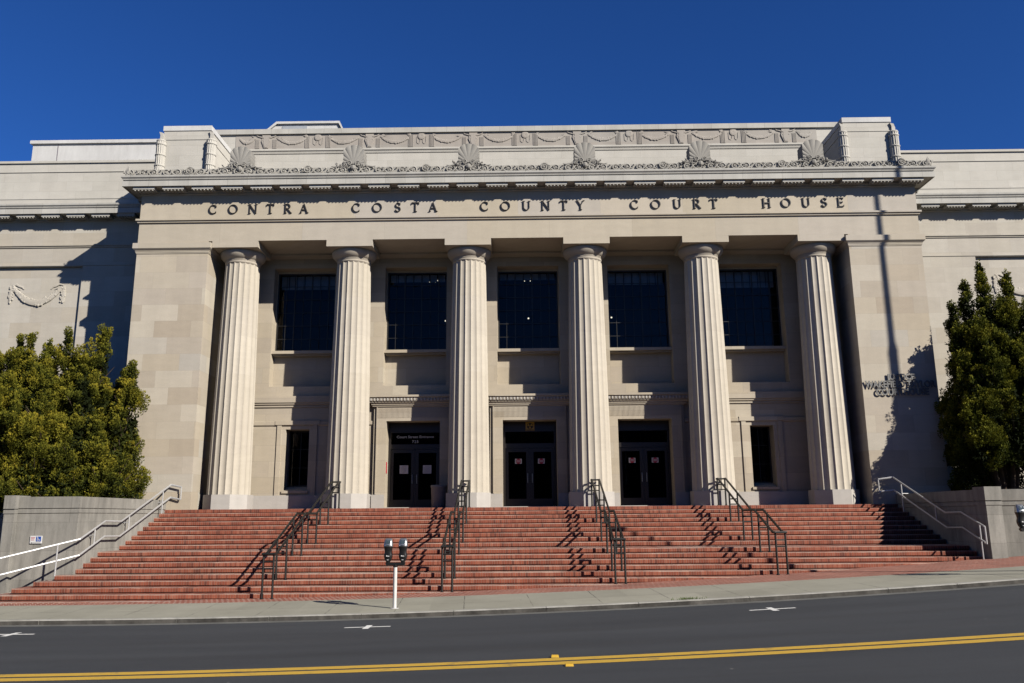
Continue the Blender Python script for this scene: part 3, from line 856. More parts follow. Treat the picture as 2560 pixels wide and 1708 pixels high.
for i in range(11):
    xc = -10.9+2.18*i
    if i % 2 == 0:   # ox skull between hanging ribbons
        m.prism([(xc-.16,15.34),(xc-.20,15.22),(xc-.10,14.96),(xc-.09,14.90),(xc+.09,14.90),(xc+.10,14.96),(xc+.20,15.22),(xc+.16,15.34)], 'y', yr-.075, yr)
        m.prism([(xc-.10,15.36),(xc-.11,15.1),(xc-.055,14.93),(xc+.055,14.93),(xc+.11,15.1),(xc+.10,15.36)], 'y', yr-.105, yr-.07)
        m.sphere((xc-.13,yr-.06,15.24),.04,6,4); m.sphere((xc+.13,yr-.06,15.24),.04,6,4)
        m.box(xc-.17,xc+.17,yr-.085,yr,15.36,15.48)
        for s in (-1,1):
            m.tube([(xc+s*.17,yr-.04,15.38),(xc+s*.34,yr-.05,15.43),(xc+s*.44,yr-.04,15.50)], [.03,.022,.008], 5)
            for q in range(4): m.box(xc+s*(.30+.045*q)-.014, xc+s*(.30+.045*q)+.014, yr-.035, yr, 14.89, 15.30)
            for q in range(7): leafpiece(m, xc+s*.42, yr-.005, 15.36, (PI/2-s*PI/2)+rl.uniform(-.5,.6), rl.uniform(.18,.34), .03)
    else:            # rosette on a tasselled panel
        m.lathe([(.15,0),(.15,.05),(.11,.075),(.05,.06)], 16)
        nv = 64; 
        for q in range(len(m.v)-nv, len(m.v)):
            a, b2, c = m.v[q]; m.v[q] = (xc+a, yr-c, 15.37+b2)
        for s in (-1,1):
            for q in range(4): m.box(xc+s*(.36+.055*q)-.016, xc+s*(.36+.055*q)+.016, yr-.04, yr, 14.89, 15.44)
            m.tube([(xc+s*.05,yr-.01,15.3),(xc+s*.06,yr-.015,15.08),(xc+s*.12,yr-.015,15.03),(xc+s*.19,yr-.015,15.08),(xc+s*.2,yr-.01,15.36)], .014, 5)
            for q in range(6): leafpiece(m, xc+s*.42, yr-.005, 15.42, (PI/2-s*PI/2)+rl.uniform(-.9,.3), rl.uniform(.1,.24), .03)
    if i < 10: swag(m, xc+.52, xc+1.66, 15.32, .20, yr-.01, .075, rl)
for s in (-1,1): swag(m, s*10.9+s*.52, s*12.0, 15.32, .16, yr-.01, .075, rl)
m.v = [(a, yr+(b2-yr)*(.42 if b2 < yr else 1), c) for a, b2, c in m.v]
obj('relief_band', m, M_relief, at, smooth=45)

# end pylons with bound-rod corner shafts
def pylon(s):
    a, b = sorted((s*12.27, s*14.10)); YP = -.60
    m = MB(); m.box(a, b, YP, YA-.002, 12.15, 14.50)
    m.box(a-.03, b+.03, YP-.03, YA-.06, 12.15, 12.62)
    m.box(a-.02, b+.02, YP-.02, YA-.06, 14.12, 14.16)
    p = obj('pylon', m, M_terra, CH)
    m = MB(); m.box(a-.03, b+.03, YP-.03, YA-.095, 14.50, 14.70); obj('coping', m, M_roofwhite, p)
    # slit window in the inner side wall
    xi = s*12.27; m = MB(); q0, q1 = sorted((xi, xi-s*.03)); m.box(q0, q1, .2, .75, 12.5, 13.25); obj('vent_panel', m, M_blind, p)
    for xc in (a-.06, b+.06):
        m = MB(); N = 14
        def ring(r, z): return [(r*math.cos(2*PI*i/(N*2)), r*math.sin(2*PI*i/(N*2)), z) for i in range(N*2)]
        vs = []; zs = [12.50,14.02]
        for z in zs:
            for i in range(N*4):
                r = .165+.022*abs(math.sin(PI*i/4)); an = 2*PI*i/(N*4); vs.append((r*math.cos(an), r*math.sin(an), z))
        k = N*4
        m.add(vs, [(i,(i+1)%k,k+(i+1)%k,k+i) for i in range(k)]+[tuple(range(k,2*k))])
        for z in (12.52,12.98,13.42,13.86): m.lathe([(.19,z),(.205,z+.02),(.205,z+.05),(.19,z+.07)], 20)
        m.lathe([(.20,12.40),(.21,12.46),(.19,12.52)], 20)
        m.lathe([(.185,14.02),(.195,14.05),(.17,14.09),(.11,14.10)], 16)
        # axe-head finial
        m.prism([(-.06,14.09),(.06,14.09),(.09,14.22),(.04,14.40),(-.10,14.44),(-.05,14.3)], 'y', -.05, .05)
        obj('rod_bundle', m, M_terra, p, (xc, YP-.02, 0), smooth=35)
for s in (-1,1): pylon(s)

# roof structures showing above
m = MB(); m.box(-23.4, -15.0, 6, 12, 12, 17.2); ph = obj('penthouse', m, M_roofwhite, CH)
m = MB(); m.box(-22.2,-22.17,5.985,5.999,13,17.2); obj('panel_joint', m, M_grey, ph)
m = MB(); m.box(-23.5, -14.9, 5.9, 12.1, 17.2, 17.36); obj('coping', m, M_roofwhite, ph)
m = MB(); m.prism([(-12.9,12),(-9.1,12),(-9.1,18.5),(-9.35,19.1),(-12.35,19.1),(-12.9,18.7)], 'y', 8, 11); sk = obj('skylight', m, M_roofwhite, CH)
m = MB(); m.box(-12.15,-10.9,7.97,7.995,18.70,18.98); obj('glazing', m, M_roofmetal, sk)
m = MB(); m.prism([(-12.95,18.62),(-12.4,19.08),(-9.3,19.08),(-9.0,18.5),(-8.96,18.56),(-9.26,19.2),(-12.44,19.2),(-13.0,18.7)], 'y', 7.9, 11.1); obj('skylight_frame', m, M_roofwhite, sk)
for xx, hh in ((-22.0,.28),(-21.78,.12),(-21.55,.2)):
    m = MB(); m.lathe([(.05,14.4),(.05,14.62+hh),(.075,14.62+hh),(.075,14.68+hh)], 8, (xx,3.4)); obj('vent_pipe', m, M_roofwhite, CH)
m = MB(); m.box(-HW, HW, YA+2.4, 14, 12.1, 13.0); obj('roof', m, M_roofwhite, CH)

# side wings -----------------------------------------------------------
def wing(s):
    m = MB(); X0, X1 = s*HW, s*46; a, b = sorted((X0,X1)); zt = 11.85
    p0, p1 = sorted((s*18.0, s*44))
    holed(m, a, b, -3.2, zt, YW, [(p0,p1,1.4,9.74,.13)])
    m.quad((p0,YW+.13,1.4),(p1,YW+.13,1.4),(p1,YW+.13,9.74),(p0,YW+.13,9.74))
    m.sweep([(a,YW),(b,YW)], [(0,10.52),(.04,10.54),(.04,10.58),(.08,10.60),(.08,10.67),(0,10.69)])
    m.sweep([(a,YW),(b,YW)], [(0,-3.2),(.06,-3.2),(.06,.5),(0,.53)])
    m.sweep([(a,YW),(b,YW)], [(0,9.76),(.025,9.765),(.025,9.81),(0,9.815)])
    w = obj('wing_wall', m, M_wing, CH)
    m = MB(); cornice(m, [(a,YW),(b,YW)], -.08)
    i = 0; xx = 15.2
    while xx < 44:
        mutule(m, s*xx, YW, -.08, .73); xx += 1.02
    obj('cornice', m, M_corn, w)
    m = MB(); m.box(a, b, YW+.12, 12, 12.12, 14.28); m.box(a, b, YW+.07, 12, 12.68, 12.76); m.box(a, b, YW+.09, 12, 12.12, 12.68); m.box(a, b, YW+.09, 12, 13.88, 13.91)
    m.box(a, b, YW+.06, 12, 14.28, 14.38)
    obj('attic', m, M_terra, w)
    # swag carved on the panel
    gy = YW+.11; rg = random.Random(21)
    for c0 in (19.8,):
        m = MB(); xc = s*c0
        swag(m, xc-1.0, xc+1.0, 8.923, .66, gy, .15, rg, 18)
        for t in (-1,1):
            x = xc+t*1.05
            m.tube([(x,gy,8.973),(x+t*.02,gy,8.677),(x+t*.03,gy,8.282)], [.05,.085,.05], 6)
            for q in range(26): m.sphere((x+rg.uniform(-.09,.09),gy-.04,8.263+rg.random()*.72), rg.uniform(.025,.05), 5, 4)
            m.tube([(x,gy,8.992),(x-t*.18,gy-.02,9.032),(x-t*.3,gy-.02,8.953),(x-t*.42,gy-.02,8.923),(x-t*.5,gy,8.825)], [.03,.045,.035,.035,.02], 5)
            m.tube([(x,gy,8.953),(x-t*.1,gy-.02,8.844),(x-t*.25,gy-.02,8.864),(x-t*.35,gy,8.805)], [.03,.03,.03,.015], 5)
        m.v = [(a, gy+(b2-gy)*(.42 if b2 < gy else 1), c) for a, b2, c in m.v]
        obj('garland', m, M_wing, w, smooth=55)
for s in (-1,1): wing(s)

# raised lettering on the right-hand pier: metal letters standing off the wall
for txt, xm, zb, hgt, wd in (('JUSTICE',13.32,4.37,.20,1.02),('WAKEFIELD TAYLOR',13.28,4.09,.235,2.5),('COURTHOUSE',13.33,3.81,.23,1.88)):
    for m in letters_of(text_mb(txt, hgt/.70, xm, YF-.06, zb, .025, .010, width=wd)): obj('wall_letter', m, M_silver, CH)

# ------------------------------------------------------------------ retaining walls beside the stairs
def cheek_profile(m, path, zb):
    m.sweep(path, [(-.45,zb),(0,zb),(0,-.13),(.02,-.12),(.02,-.03),(0,-.02),(.0,.0),(.025,.015),(.025,.33),(-.45,.345)])
WL = thing('retaining_wall', 'weathered grey stone wall left of the stairs with a blue and white sign', 'retaining wall', (-13.8,-6,-2.5), 'stone walls flanking the stairs')
m = MB(); cheek_profile(m, [(-14.535,-6.62),(-12.80,-6.62),(-12.80,-.9)], -2.75)
obj('wall', m, M_cheek, WL)
m = MB(); m.box(-14.82,-14.53,-6.78,-6.1,-2.75,-.13); m.box(-14.83,-14.52,-6.80,-6.1,-.13,-.03); m.box(-14.835,-14.515,-6.81,-6.1,0,.37); m.box(-14.81,-14.54,-6.77,-6.1,-.03,0)
obj('pier', m, M_cheek, WL)
m = MB(); cheek_profile(m, [(-14.36,-6.1),(-14.36,1.6)], -2.75); obj('return_wall', m, M_cheek, WL)
WR = thing('retaining_wall', 'weathered grey stone wall right of the stairs, its pier behind the right handrail', 'retaining wall', (13.2,-6,-1.8), 'stone walls flanking the stairs')
m = MB(); cheek_profile(m, [(12.745,-.9),(12.745,-5.91)], -2.3); obj('wall', m, M_cheek, WR)
m = MB(); m.box(12.73,13.17,-6.48,-5.9,-2.3,-.11); m.box(12.715,13.185,-6.50,-5.9,-.11,-.01); m.box(12.71,13.19,-6.51,-5.9,.02,.40); m.box(12.735,13.165,-6.475,-5.9,-.01,.02)
obj('pier', m, M_cheek, WR)
# wall curving away behind the pier to the right
pts = [(13.17,-5.95),(13.5,-6.02),(14.0,-6.12),(14.6,-6.18),(15.4,-6.2),(40,-6.2)]
m = MB(); cheek_profile(m, pts, -2.3); obj('wall', m, M_cheek, WR, smooth=50)
# planted terrace behind the walls
m = MB(); m.quad((-14.5,-6.2,.05),(-12.9,-6.2,.05),(-12.9,1.64,.05),(-14.5,1.64,.05)); m.quad((-60,-9.0,-2.38),(-14.7,-9.0,-2.38),(-14.7,1.64,-2.34),(-60,1.74,-2.34)); m.quad((12.85,-6.0,.05),(45,-6.0,.05),(45,1.64,.05),(12.85,1.64,.05))
struct('planting_bed', m, M_soil)

# accessible entrance sign on the left wall
SG = thing('accessible_entrance_sign', 'small white sign with blue wheelchair symbol and arrow on left stone wall', 'sign', (-13.91,-6.64,-.85))
m = MB(); m.box(-14.075,-13.745,-6.655,-6.628,-.955,-.745); obj('board', m, M_white, SG)
m = MB(); yy = -6.659; m.box(-13.905,-13.765,yy,-6.6555,-.90,-.765); obj('blue_panel', m, M_blue, SG)
m = MB(); pr = yy-.003
import math as _m
for i in range(18):
    a0, a1 = math.radians(70+ i*14.5), math.radians(70+(i+1)*14.5)
    m.prism([(-13.842+.034*math.cos(a0),-.857+.034*math.sin(a0)),(-13.842+.034*math.cos(a1),-.857+.034*math.sin(a1)),(-13.842+.025*math.cos(a1),-.857+.025*math.sin(a1)),(-13.842+.025*math.cos(a0),-.857+.025*math.sin(a0))], 'y', pr, yy-.0005)
m.prism([(-13.87,-.775),(-13.857,-.775),(-13.848,-.835),(-13.815,-.838),(-13.795,-.872),(-13.803,-.877),(-13.823,-.848),(-13.858,-.845)], 'y', pr-.001, yy-.0006)
m.prism([(-13.865+.011*math.cos(2*PI*i/10),-.777+.011*math.sin(2*PI*i/10)) for i in range(10)], 'y', pr-.002, yy-.0007)
obj('wheelchair_symbol', m, M_white, SG)
m = MB()
for z0, w in ((-.795,.115),(-.83,.105),(-.865,.09)):
    xx = -14.05
    while xx < -14.05+w: 
        L = .018+.012*((int(xx*1000)) % 3)/2; m.box(xx, min(xx+L,-14.05+w), yy, -6.6555, z0, z0+.013); xx += L+.006
obj('print', m, M_red, SG)
m = MB(); m.box(-14.02,-13.78,yy,-6.6555,-.937,-.931); m.prism([(-14.05,-.934),(-14.015,-.920),(-14.015,-.948)], 'y', yy, -6.6555); obj('arrow', m, M_black, SG)

# door notices
SIZE[0] = PORCH_SIZE
def notice(x, z, y, where):
    t = thing('paper_notice', 'white printed paper taped inside the '+where+' leaf of the left entrance door', 'notice', (x,y,z), 'paper notices on the left entrance door')
    m = MB(); m.box(x-.165,x+.165,y-.006,y-.002,z-.16,z+.16); obj('sheet', m, M_paper, t)
    m = MB()
    m.box(x-.08,x+.08,y-.009,y-.0065,z+.115,z+.128)
    for i in range(8): m.box(x-.13,x+.13-.04*(i%3==2),y-.009,y-.0065,z+.075-.028*i,z+.081-.028*i)
    obj('print', m, M_grey, t)
yd = YB+.58
notice(-4.86, 1.49, yd-.03, 'left'); notice(-3.96, 1.49, yd-.03, 'right')
def sticker(x, z, y, lab):
    t = thing('door_sticker', lab, 'sticker', (x,y,z), 'red and white stickers on the doors')
    m = MB(); m.box(x-.13,x+.13,y-.006,y-.002,z-.095,z+.095); obj('sheet', m, M_white, t)
    m = MB(); m.prism([(x+.105*math.cos(PI/8+i*PI/4), z+.105*math.sin(PI/8+i*PI/4)) for i in range(8)], 'y', y-.009, y-.0065); obj('octagon', m, M_red, t)
    m = MB(); m.box(x-.075,x+.075,y-.012,y-.0095,z+.012,z+.03); m.box(x-.075,x+.075,y-.012,y-.0095,z-.03,z-.012); obj('print', m, M_white, t)
for b, wh in ((.03,'middle'),(4.44,'right')):
    for s, q in ((-1,'left'),(1,'right')):
        sticker(b+s*.445, 1.77, yd-.032, 'white sticker with red octagon on %s leaf of the %s entrance door' % (q, wh))
# fallout shelter plate over the middle door
FS = thing('shelter_plate', 'dark yellow plate with black disc and three triangles above the middle door', 'sign', (.05,yd-.08,3.1))
y0 = yd-.075
m = MB(); m.box(-.12,.22,y0-.012,y0,2.945,3.285); obj('plate', m, M_yellowsign, FS)
m = MB(); m.prism([(.05+.125*math.cos(2*PI*i/24),3.13+.125*math.sin(2*PI*i/24)) for i in range(24)], 'y', y0-.015, y0-.0125); obj('disc', m, M_black, FS)
m = MB()
for i in range(3):
    a = PI/2+i*2*PI/3+PI/3
    m.prism([(.05,3.13),(.05+.115*math.cos(a-.5),3.13+.115*math.sin(a-.5)),(.05+.115*math.cos(a+.5),3.13+.115*math.sin(a+.5))], 'y', y0-.018, y0-.0155)
obj('triangle', m, M_yellowsign, FS)
m = MB(); m.box(-.10,.20,y0-.015,y0-.0125,2.955,2.992); obj('caption_bar', m, M_black, FS)
# red call box on the left jamb of the left door surround
cb = obj('alarm_box', MB().box(-5.50,-5.45,YB-.02,YB+.12,1.32,1.75), M_red); tag(cb, 'red alarm box on the side of the left doorway', 'alarm box')

# concrete litter bin by the third column
LB = thing('litter_bin', 'grey cylindrical concrete bin on the porch between the left doors and third column', 'bin', (-3.36,.62,0))
m = MB(); m.lathe([(.27,.005),(.285,.03),(.31,.74),(.325,.76),(.325,.82),(.30,.84),(.24,.84),(.24,.7)], 28, (-3.36,.62)); obj('body', m, M_bin, LB, smooth=35)
m = MB(); m.lathe([(.238,.66),(.238,.69),(.1,.70)], 24, (-3.36,.62)); obj('liner', m, M_meterblack, LB)

# ------------------------------------------------------------------ lamps seen through the windows
def chandelier(x, y, z):
    t = thing('chandelier', 'lit chandelier seen inside the %s upper window' % ('middle' if x > -1 else 'second'), 'chandelier', (x,y,z), 'ceiling lights inside the upper windows')
    m = MB(); m.tube([(x,y,9.79),(x,y,z)], .015, 6); m.lathe([(.02,z-.05),(.07,z),(.02,z+.06)], 10, (x,y))
    for q in range(6):
        a = q*PI/3; m.tube([(x,y,z),(x+.14*math.cos(a),y+.14*math.sin(a),z-.05),(x+.24*math.cos(a),y+.24*math.sin(a),z+.02)], .01, 5)
    obj('frame', m, M_bronze, t)
    for q in range(6):
        a = q*PI/3; m = MB(); m.sphere((x+.24*math.cos(a),y+.24*math.sin(a),z+.05), .02, 8, 6); obj('bulb', m, M_bulb, t)
chandelier(.03, 2.5, 9.25); chandelier(-3.95, 2.6, 9.28)
for x, z, nm in ((-3.35,7.55,'second'),(.05,7.62,'middle'),(3.45,7.62,'fourth')):
    t = thing('wall_lamp', 'small lit globe lamp inside the %s upper window' % nm, 'lamp', (x,2.4,z), 'globe lamps inside the upper windows')
    m = MB(); m.sphere((x,2.4,z), .035, 10, 8); obj('globe', m, M_bulb, t)
    m = MB(); m.tube([(x,2.4,z+.05),(x,2.4,9.79)], .008, 5); obj('stem', m, M_bronze, t)

SIZE[0] = 1.0
# ------------------------------------------------------------------ black centre handrails
def black_rail(xc, kb, label, posts):
    yb = nosing(kb)[0]-.30; G = .1325
    t = thing('stair_handrail', label, 'handrail', (xc, -1.0, 0), 'black double handrails on the stairs')
    slope = .14/.384
    zr = lambda y: .92 if y > -.95 else .92-slope*(-.95-y) if y > -3.99 else .92-slope*3.04 if y > -5.28 else .92-slope*3.04-slope*(-5.28-y)
    ye = yb+.22; zend = zr(ye)
    for s in (-1,1):
        m = MB(); x = xc+s*G
        m.tube([(x,-.74,.92),(x,-.95,.92),(x,-3.99,zr(-3.99)),(x,-5.28,zr(-5.2)),(x,ye,zend),(x,yb-.05,zend)], .033, 8)
        obj('rail', m, M_blackpipe, t, smooth=40)
    m = MB(); m.tube([(xc-G-.03,-.74,.92),(xc+G+.03,-.74,.92)], .029, 8); obj('end_bar', m, M_blackpipe, t, smooth=40)
    m = MB(); m.tube([(xc-G-.035,yb-.05,zend),(xc+G+.035,yb-.05,zend)], .031, 8); obj('end_bar', m, M_blackpipe, t, smooth=40)
    P = [(-.82,0.0)]+[(nosing(k)[0]+.09, nosing(k)[1]) for k in posts]+[(yb, ground(xc,yb))]
    for i, (y, z) in enumerate(P):
        ztop = .92 if i == 0 else zend if i == len(P)-1 else zr(y)
        for s in (-1,1):
            m = MB(); m.tube([(xc+s*G,y,z),(xc+s*G,y,ztop)], .029, 8); m.lathe([(.05,z),(.05,z+.012),(.03,z+.03)], 10, (xc+s*G,y)); obj('post', m, M_blackpipe, t, smooth=40)
        for dz in (.20,.37):
            m = MB(); m.tube([(xc-G,y,ztop-dz),(xc+G,y,ztop-dz)], .023, 6); obj('crossbar', m, M_blackpipe, t, smooth=40)
    return t
black_rail(-6.845, 16, 'black double handrail leftmost on the stairs, leaning left below the second column', (4,8,10,14))
black_rail(-2.27, 15, 'black double handrail on the stairs below the third column, behind the parking meter', (4,8,10,14))
black_rail(2.29, 14, 'black double handrail with white sticker on its foot below the fourth column', (4,8,10,13))
black_rail(6.70, 13, 'black double handrail rightmost on the stairs below the fifth column', (4,8,10))
yb = nosing(14)[0]-.30
m = MB(); m.lathe([(.026,ground(2.42,yb)+.33),(.026,ground(2.42,yb)+.40)], 12, (2.4225,yb)); st = obj('sticker', m, M_white); tag(st, 'small white sticker wrapped round the foot of a black handrail post', 'sticker')

# aluminium wall-side handrails
def tube_part(name, pts, r, t, mat): 
    m = MB(); m.tube(pts, r, 8); obj(name, m, mat, t, smooth=40)
AL = thing('wall_handrail', 'silver double pipe handrail along the left stone wall', 'handrail', (-12.6,-4,-1), 'silver handrails at the sides of the stairs')
xl = -12.62
up = [(-12.24,-.98,.78),(xl,-.97,.86),(xl,-4.43,-.375),(xl,-5.42,-.36),(xl,-6.74,-.84),(-14.03,-8.0,-1.29),(-15.6,-9.45,-1.80)]
lo = [(-12.24,-.98,.35),(xl,-.95,.425),(xl,-4.46,-.815),(xl,-5.40,-.80),(xl,-6.72,-1.28),(-14.0,-8.0,-1.715),(-15.6,-9.45,-2.2)]
tube_part('rail', up, .027, AL, M_alu); tube_part('rail', lo, .027, AL, M_alu)
tube_part('post', [(-12.24,-.98,.78),(-12.24,-.98,.35)], .02, AL, M_alu)
tube_part('post', [(xl,-1.56,.645),(xl,-1.56,-.129)], .02, AL, M_alu)
tube_part('post', [(xl,-3.9,-.18),(xl,-3.9,-.62)], .02, AL, M_alu)
tube_part('post', [(xl,-5.96,-.555),(xl,-5.96,-1.0)], .02, AL, M_alu)
tube_part('post', [(-13.02,-7.12,-.97),(-13.02,-7.12,-1.81)], .022, AL, M_alu)
tube_part('post', [(-15.6,-9.45,-1.80),(-15.6,-9.45,-2.4)], .022, AL, M_alu)
for y, z in ((-1.56,.25),(-3.9,-.4),(-5.96,-.75)): tube_part('wall_bracket', [(xl,y,z),(-12.80,y,z-.01)], .014, AL, M_alu)
AR = thing('wall_handrail', 'silver double pipe handrail along the right stone wall', 'handrail', (12.5,-4,-1), 'silver handrails at the sides of the stairs')
xr = 12.52
tube_part('rail', [(12.04,-1.18,.84),(xr,-1.25,.90),(xr,-4.58,-.31),(xr,-5.48,-.30),(xr,-6.66,-.70)], .026, AR, M_alu)
tube_part('rail', [(12.04,-1.18,.42),(xr,-1.26,.455),(xr,-4.59,-.753),(xr,-5.48,-.737),(xr,-6.60,-1.13)], .026, AR, M_alu)
tube_part('post', [(12.04,-1.18,.84),(12.04,-1.18,.42)], .02, AR, M_alu)
tube_part('post', [(xr,-1.82,.70),(xr,-1.82,-.27)], .02, AR, M_alu)
tube_part('post', [(xr,-4.0,-.10),(xr,-4.0,-.54)], .02, AR, M_alu)
tube_part('post', [(xr,-6.40,-.61),(xr,-6.40,-1.70)], .02, AR, M_alu)
tube_part('post', [(xr,-6.66,-.70),(xr,-6.66,-1.17)], .024, AR, M_alu)
tube_part('wall_bracket', [(xr,-1.82,.33),(12.73,-1.82,.33)], .014, AR, M_alu)

# ------------------------------------------------------------------ parking meters
def loft(m, rings):
    n = len(rings[0]); vs = [p for r in rings for p in r]; fs = []
    for j in range(len(rings)-1):
        for i in range(n): fs.append((j*n+i, j*n+(i+1)%n, (j+1)*n+(i+1)%n, (j+1)*n+i))
    fs.append(tuple(range(n))[::-1]); fs.append(tuple((len(rings)-1)*n+i for i in range(n)))
    m.add(vs, fs)
def rrect(hw, hd, z, yo=0.0, n=16, e=3.2):
    out = []
    for i in range(n):
        a = 2*PI*i/n; c, s = math.cos(a), math.sin(a)
        out.append((hw*abs(c)**(2/e)*(1 if c >= 0 else -1), yo+hd*abs(s)**(2/e)*(1 if s >= 0 else -1), z))
    return out
def meter(x, y, label, tilt):
    zg = ground(x,y); t = thing('parking_meter', label, 'parking meter', (x,y,zg), 'twin headed parking meters along the kerb')
    m = MB(); m.lathe([(.10,0),(.10,.006),(.046,.012)], 16); m.tube([(0,0,0),(0,0,.96)], .043, 14); obj('post', m, M_whitepipe, t, (x,y,zg), smooth=40)
    m = MB(); m.prism([(-.20,.94),(.20,.94),(.22,.97),(.22,1.0),(-.22,1.0),(-.22,.97)], 'y', -.05, .05)
    m.lathe([(.052,.90),(.056,.93),(.056,.96)], 14); obj('yoke', m, M_meterblack, t, (x,y,zg))
    for s in (-1,1):
        hx = x+s*.168; m = MB()
        loft(m, [rrect(.045,.05,.93),rrect(.048,.052,1.02),rrect(.078,.062,1.06),rrect(.098,.072,1.13),rrect(.097,.072,1.17),rrect(.080,.066,1.23),rrect(.088,.075,1.29),rrect(.104,.088,1.345),rrect(.106,.09,1.36)])
        h = obj('meter_head', m, M_meterblack, t, (hx,y,zg), smooth=45)
        m = MB(); loft(m, [rrect(.107,.092,1.36),rrect(.104,.09,1.40),rrect(.092,.07,1.48,.012),rrect(.075,.045,1.525,.02),rrect(.05,.02,1.535,.02)])
        obj('cap', m, M_meterchrome, h, (hx,y,zg), smooth=35)
        m = MB(); m.add([(-.058,-.089,1.413),(.058,-.089,1.413),(.05,-.050,1.495),(-.05,-.050,1.495),(-.058,-.07,1.413),(.058,-.07,1.413),(.05,-.03,1.495),(-.05,-.03,1.495)], [(0,1,2,3),(0,4,5,1),(1,5,6,2),(2,6,7,3),(3,7,4,0)]); m.box(-.028,.028,-.097,-.085,1.372,1.388)
        obj('screen', m, M_screen, h, (hx,y,zg))
        m = MB(); m.box(-.035,-.012,-.080,-.0725,1.135,1.16); m.box(-.008,.035,-.080,-.0725,1.135,1.15); m.box(-.02,.02,-.072,-.060,1.055,1.065); obj('label', m, M_white, h, (hx,y,zg))
    return t
meter(-3.19, -10.87, 'black twin headed parking meter on a white post in front of the stairs', 0)
meter(11.24, -10.87, 'black twin headed parking meter at the right edge in front of the stone wall', 0)

# street lamp and flagpole standing just beyond the right edge; their shadows fall on the stairs and facade
SL = thing('street_lamp', 'grey street lamp beside the kerb beyond the right parking meter', 'street lamp', (12.75,-11.15,ground(12.75,-11.15)))
zg = ground(12.75,-11.15)
m = MB(); m.lathe([(.13,zg),(.13,zg+.4),(.075,zg+.5),(.05,6.4),(.05,6.6)], 14, (12.75,-11.15)); obj('pole', m, M_roofmetal, SL, smooth=40)
m = MB(); m.lathe([(.06,6.55),(.16,6.6),(.2,6.8),(.16,7.0),(.03,7.08)], 14, (12.75,-11.15)); obj('lantern', m, M_roofmetal, SL, smooth=40)
FP = thing('flagpole', 'tall grey flagpole standing on the terrace beyond the right trees', 'flagpole', (21.5,-7.8,-.5))
m = MB(); m.lathe([(.12,-1.5),(.12,11.6),(.13,11.6),(.085,12.0),(.07,18.3)], 16, (21.5,-7.8)); obj('pole', m, M_roofmetal, FP, smooth=40)
m = MB(); m.sphere((21.5,-7.8,18.5), .22, 12, 8); obj('finial', m, M_roofmetal, FP, smooth=60)

# road reflectors
for x, y, lab in ((.16,-17.36,'yellow road reflector just beyond the double yellow line'),(.33,-18.12,'yellow road reflector on the near side of the double yellow line')):
    z = ground(x,y); m = MB()
    loft(m, [[(x-.058,y-.05,z+.002),(x+.058,y-.05,z+.002),(x+.058,y+.05,z+.002),(x-.058,y+.05,z+.002)],[(x-.055,y-.045,z+.012),(x+.055,y-.045,z+.012),(x+.055,y+.045,z+.012),(x-.055,y+.045,z+.012)],[(x-.05,y-.022,z+.034),(x+.05,y-.022,z+.034),(x+.05,y+.022,z+.034),(x-.05,y+.022,z+.034)]])
    o = obj('road_reflector', m, M_stud); tag(o, lab, 'road reflector', 'yellow road reflectors')
# weeds in the kerb joint
m = MB(); rw = random.Random(9)
for i in range(90):
    x = 3.3+rw.gauss(0,.16); y = -11.44+rw.gauss(0,.02); z = ground(x,-11.44); a = rw.uniform(0,2*PI); L = rw.uniform(.02,.07)
    m.add([(x-.008,y,z),(x+.008,y,z),(x+.03*math.cos(a),y+.03*math.sin(a),z+L)], [(0,1,2)])
w = obj('kerb_weeds', m, M_weed); w['kind'] = 'stuff'; tag(w, 'tuft of green weeds growing in the kerb joint', 'weeds')

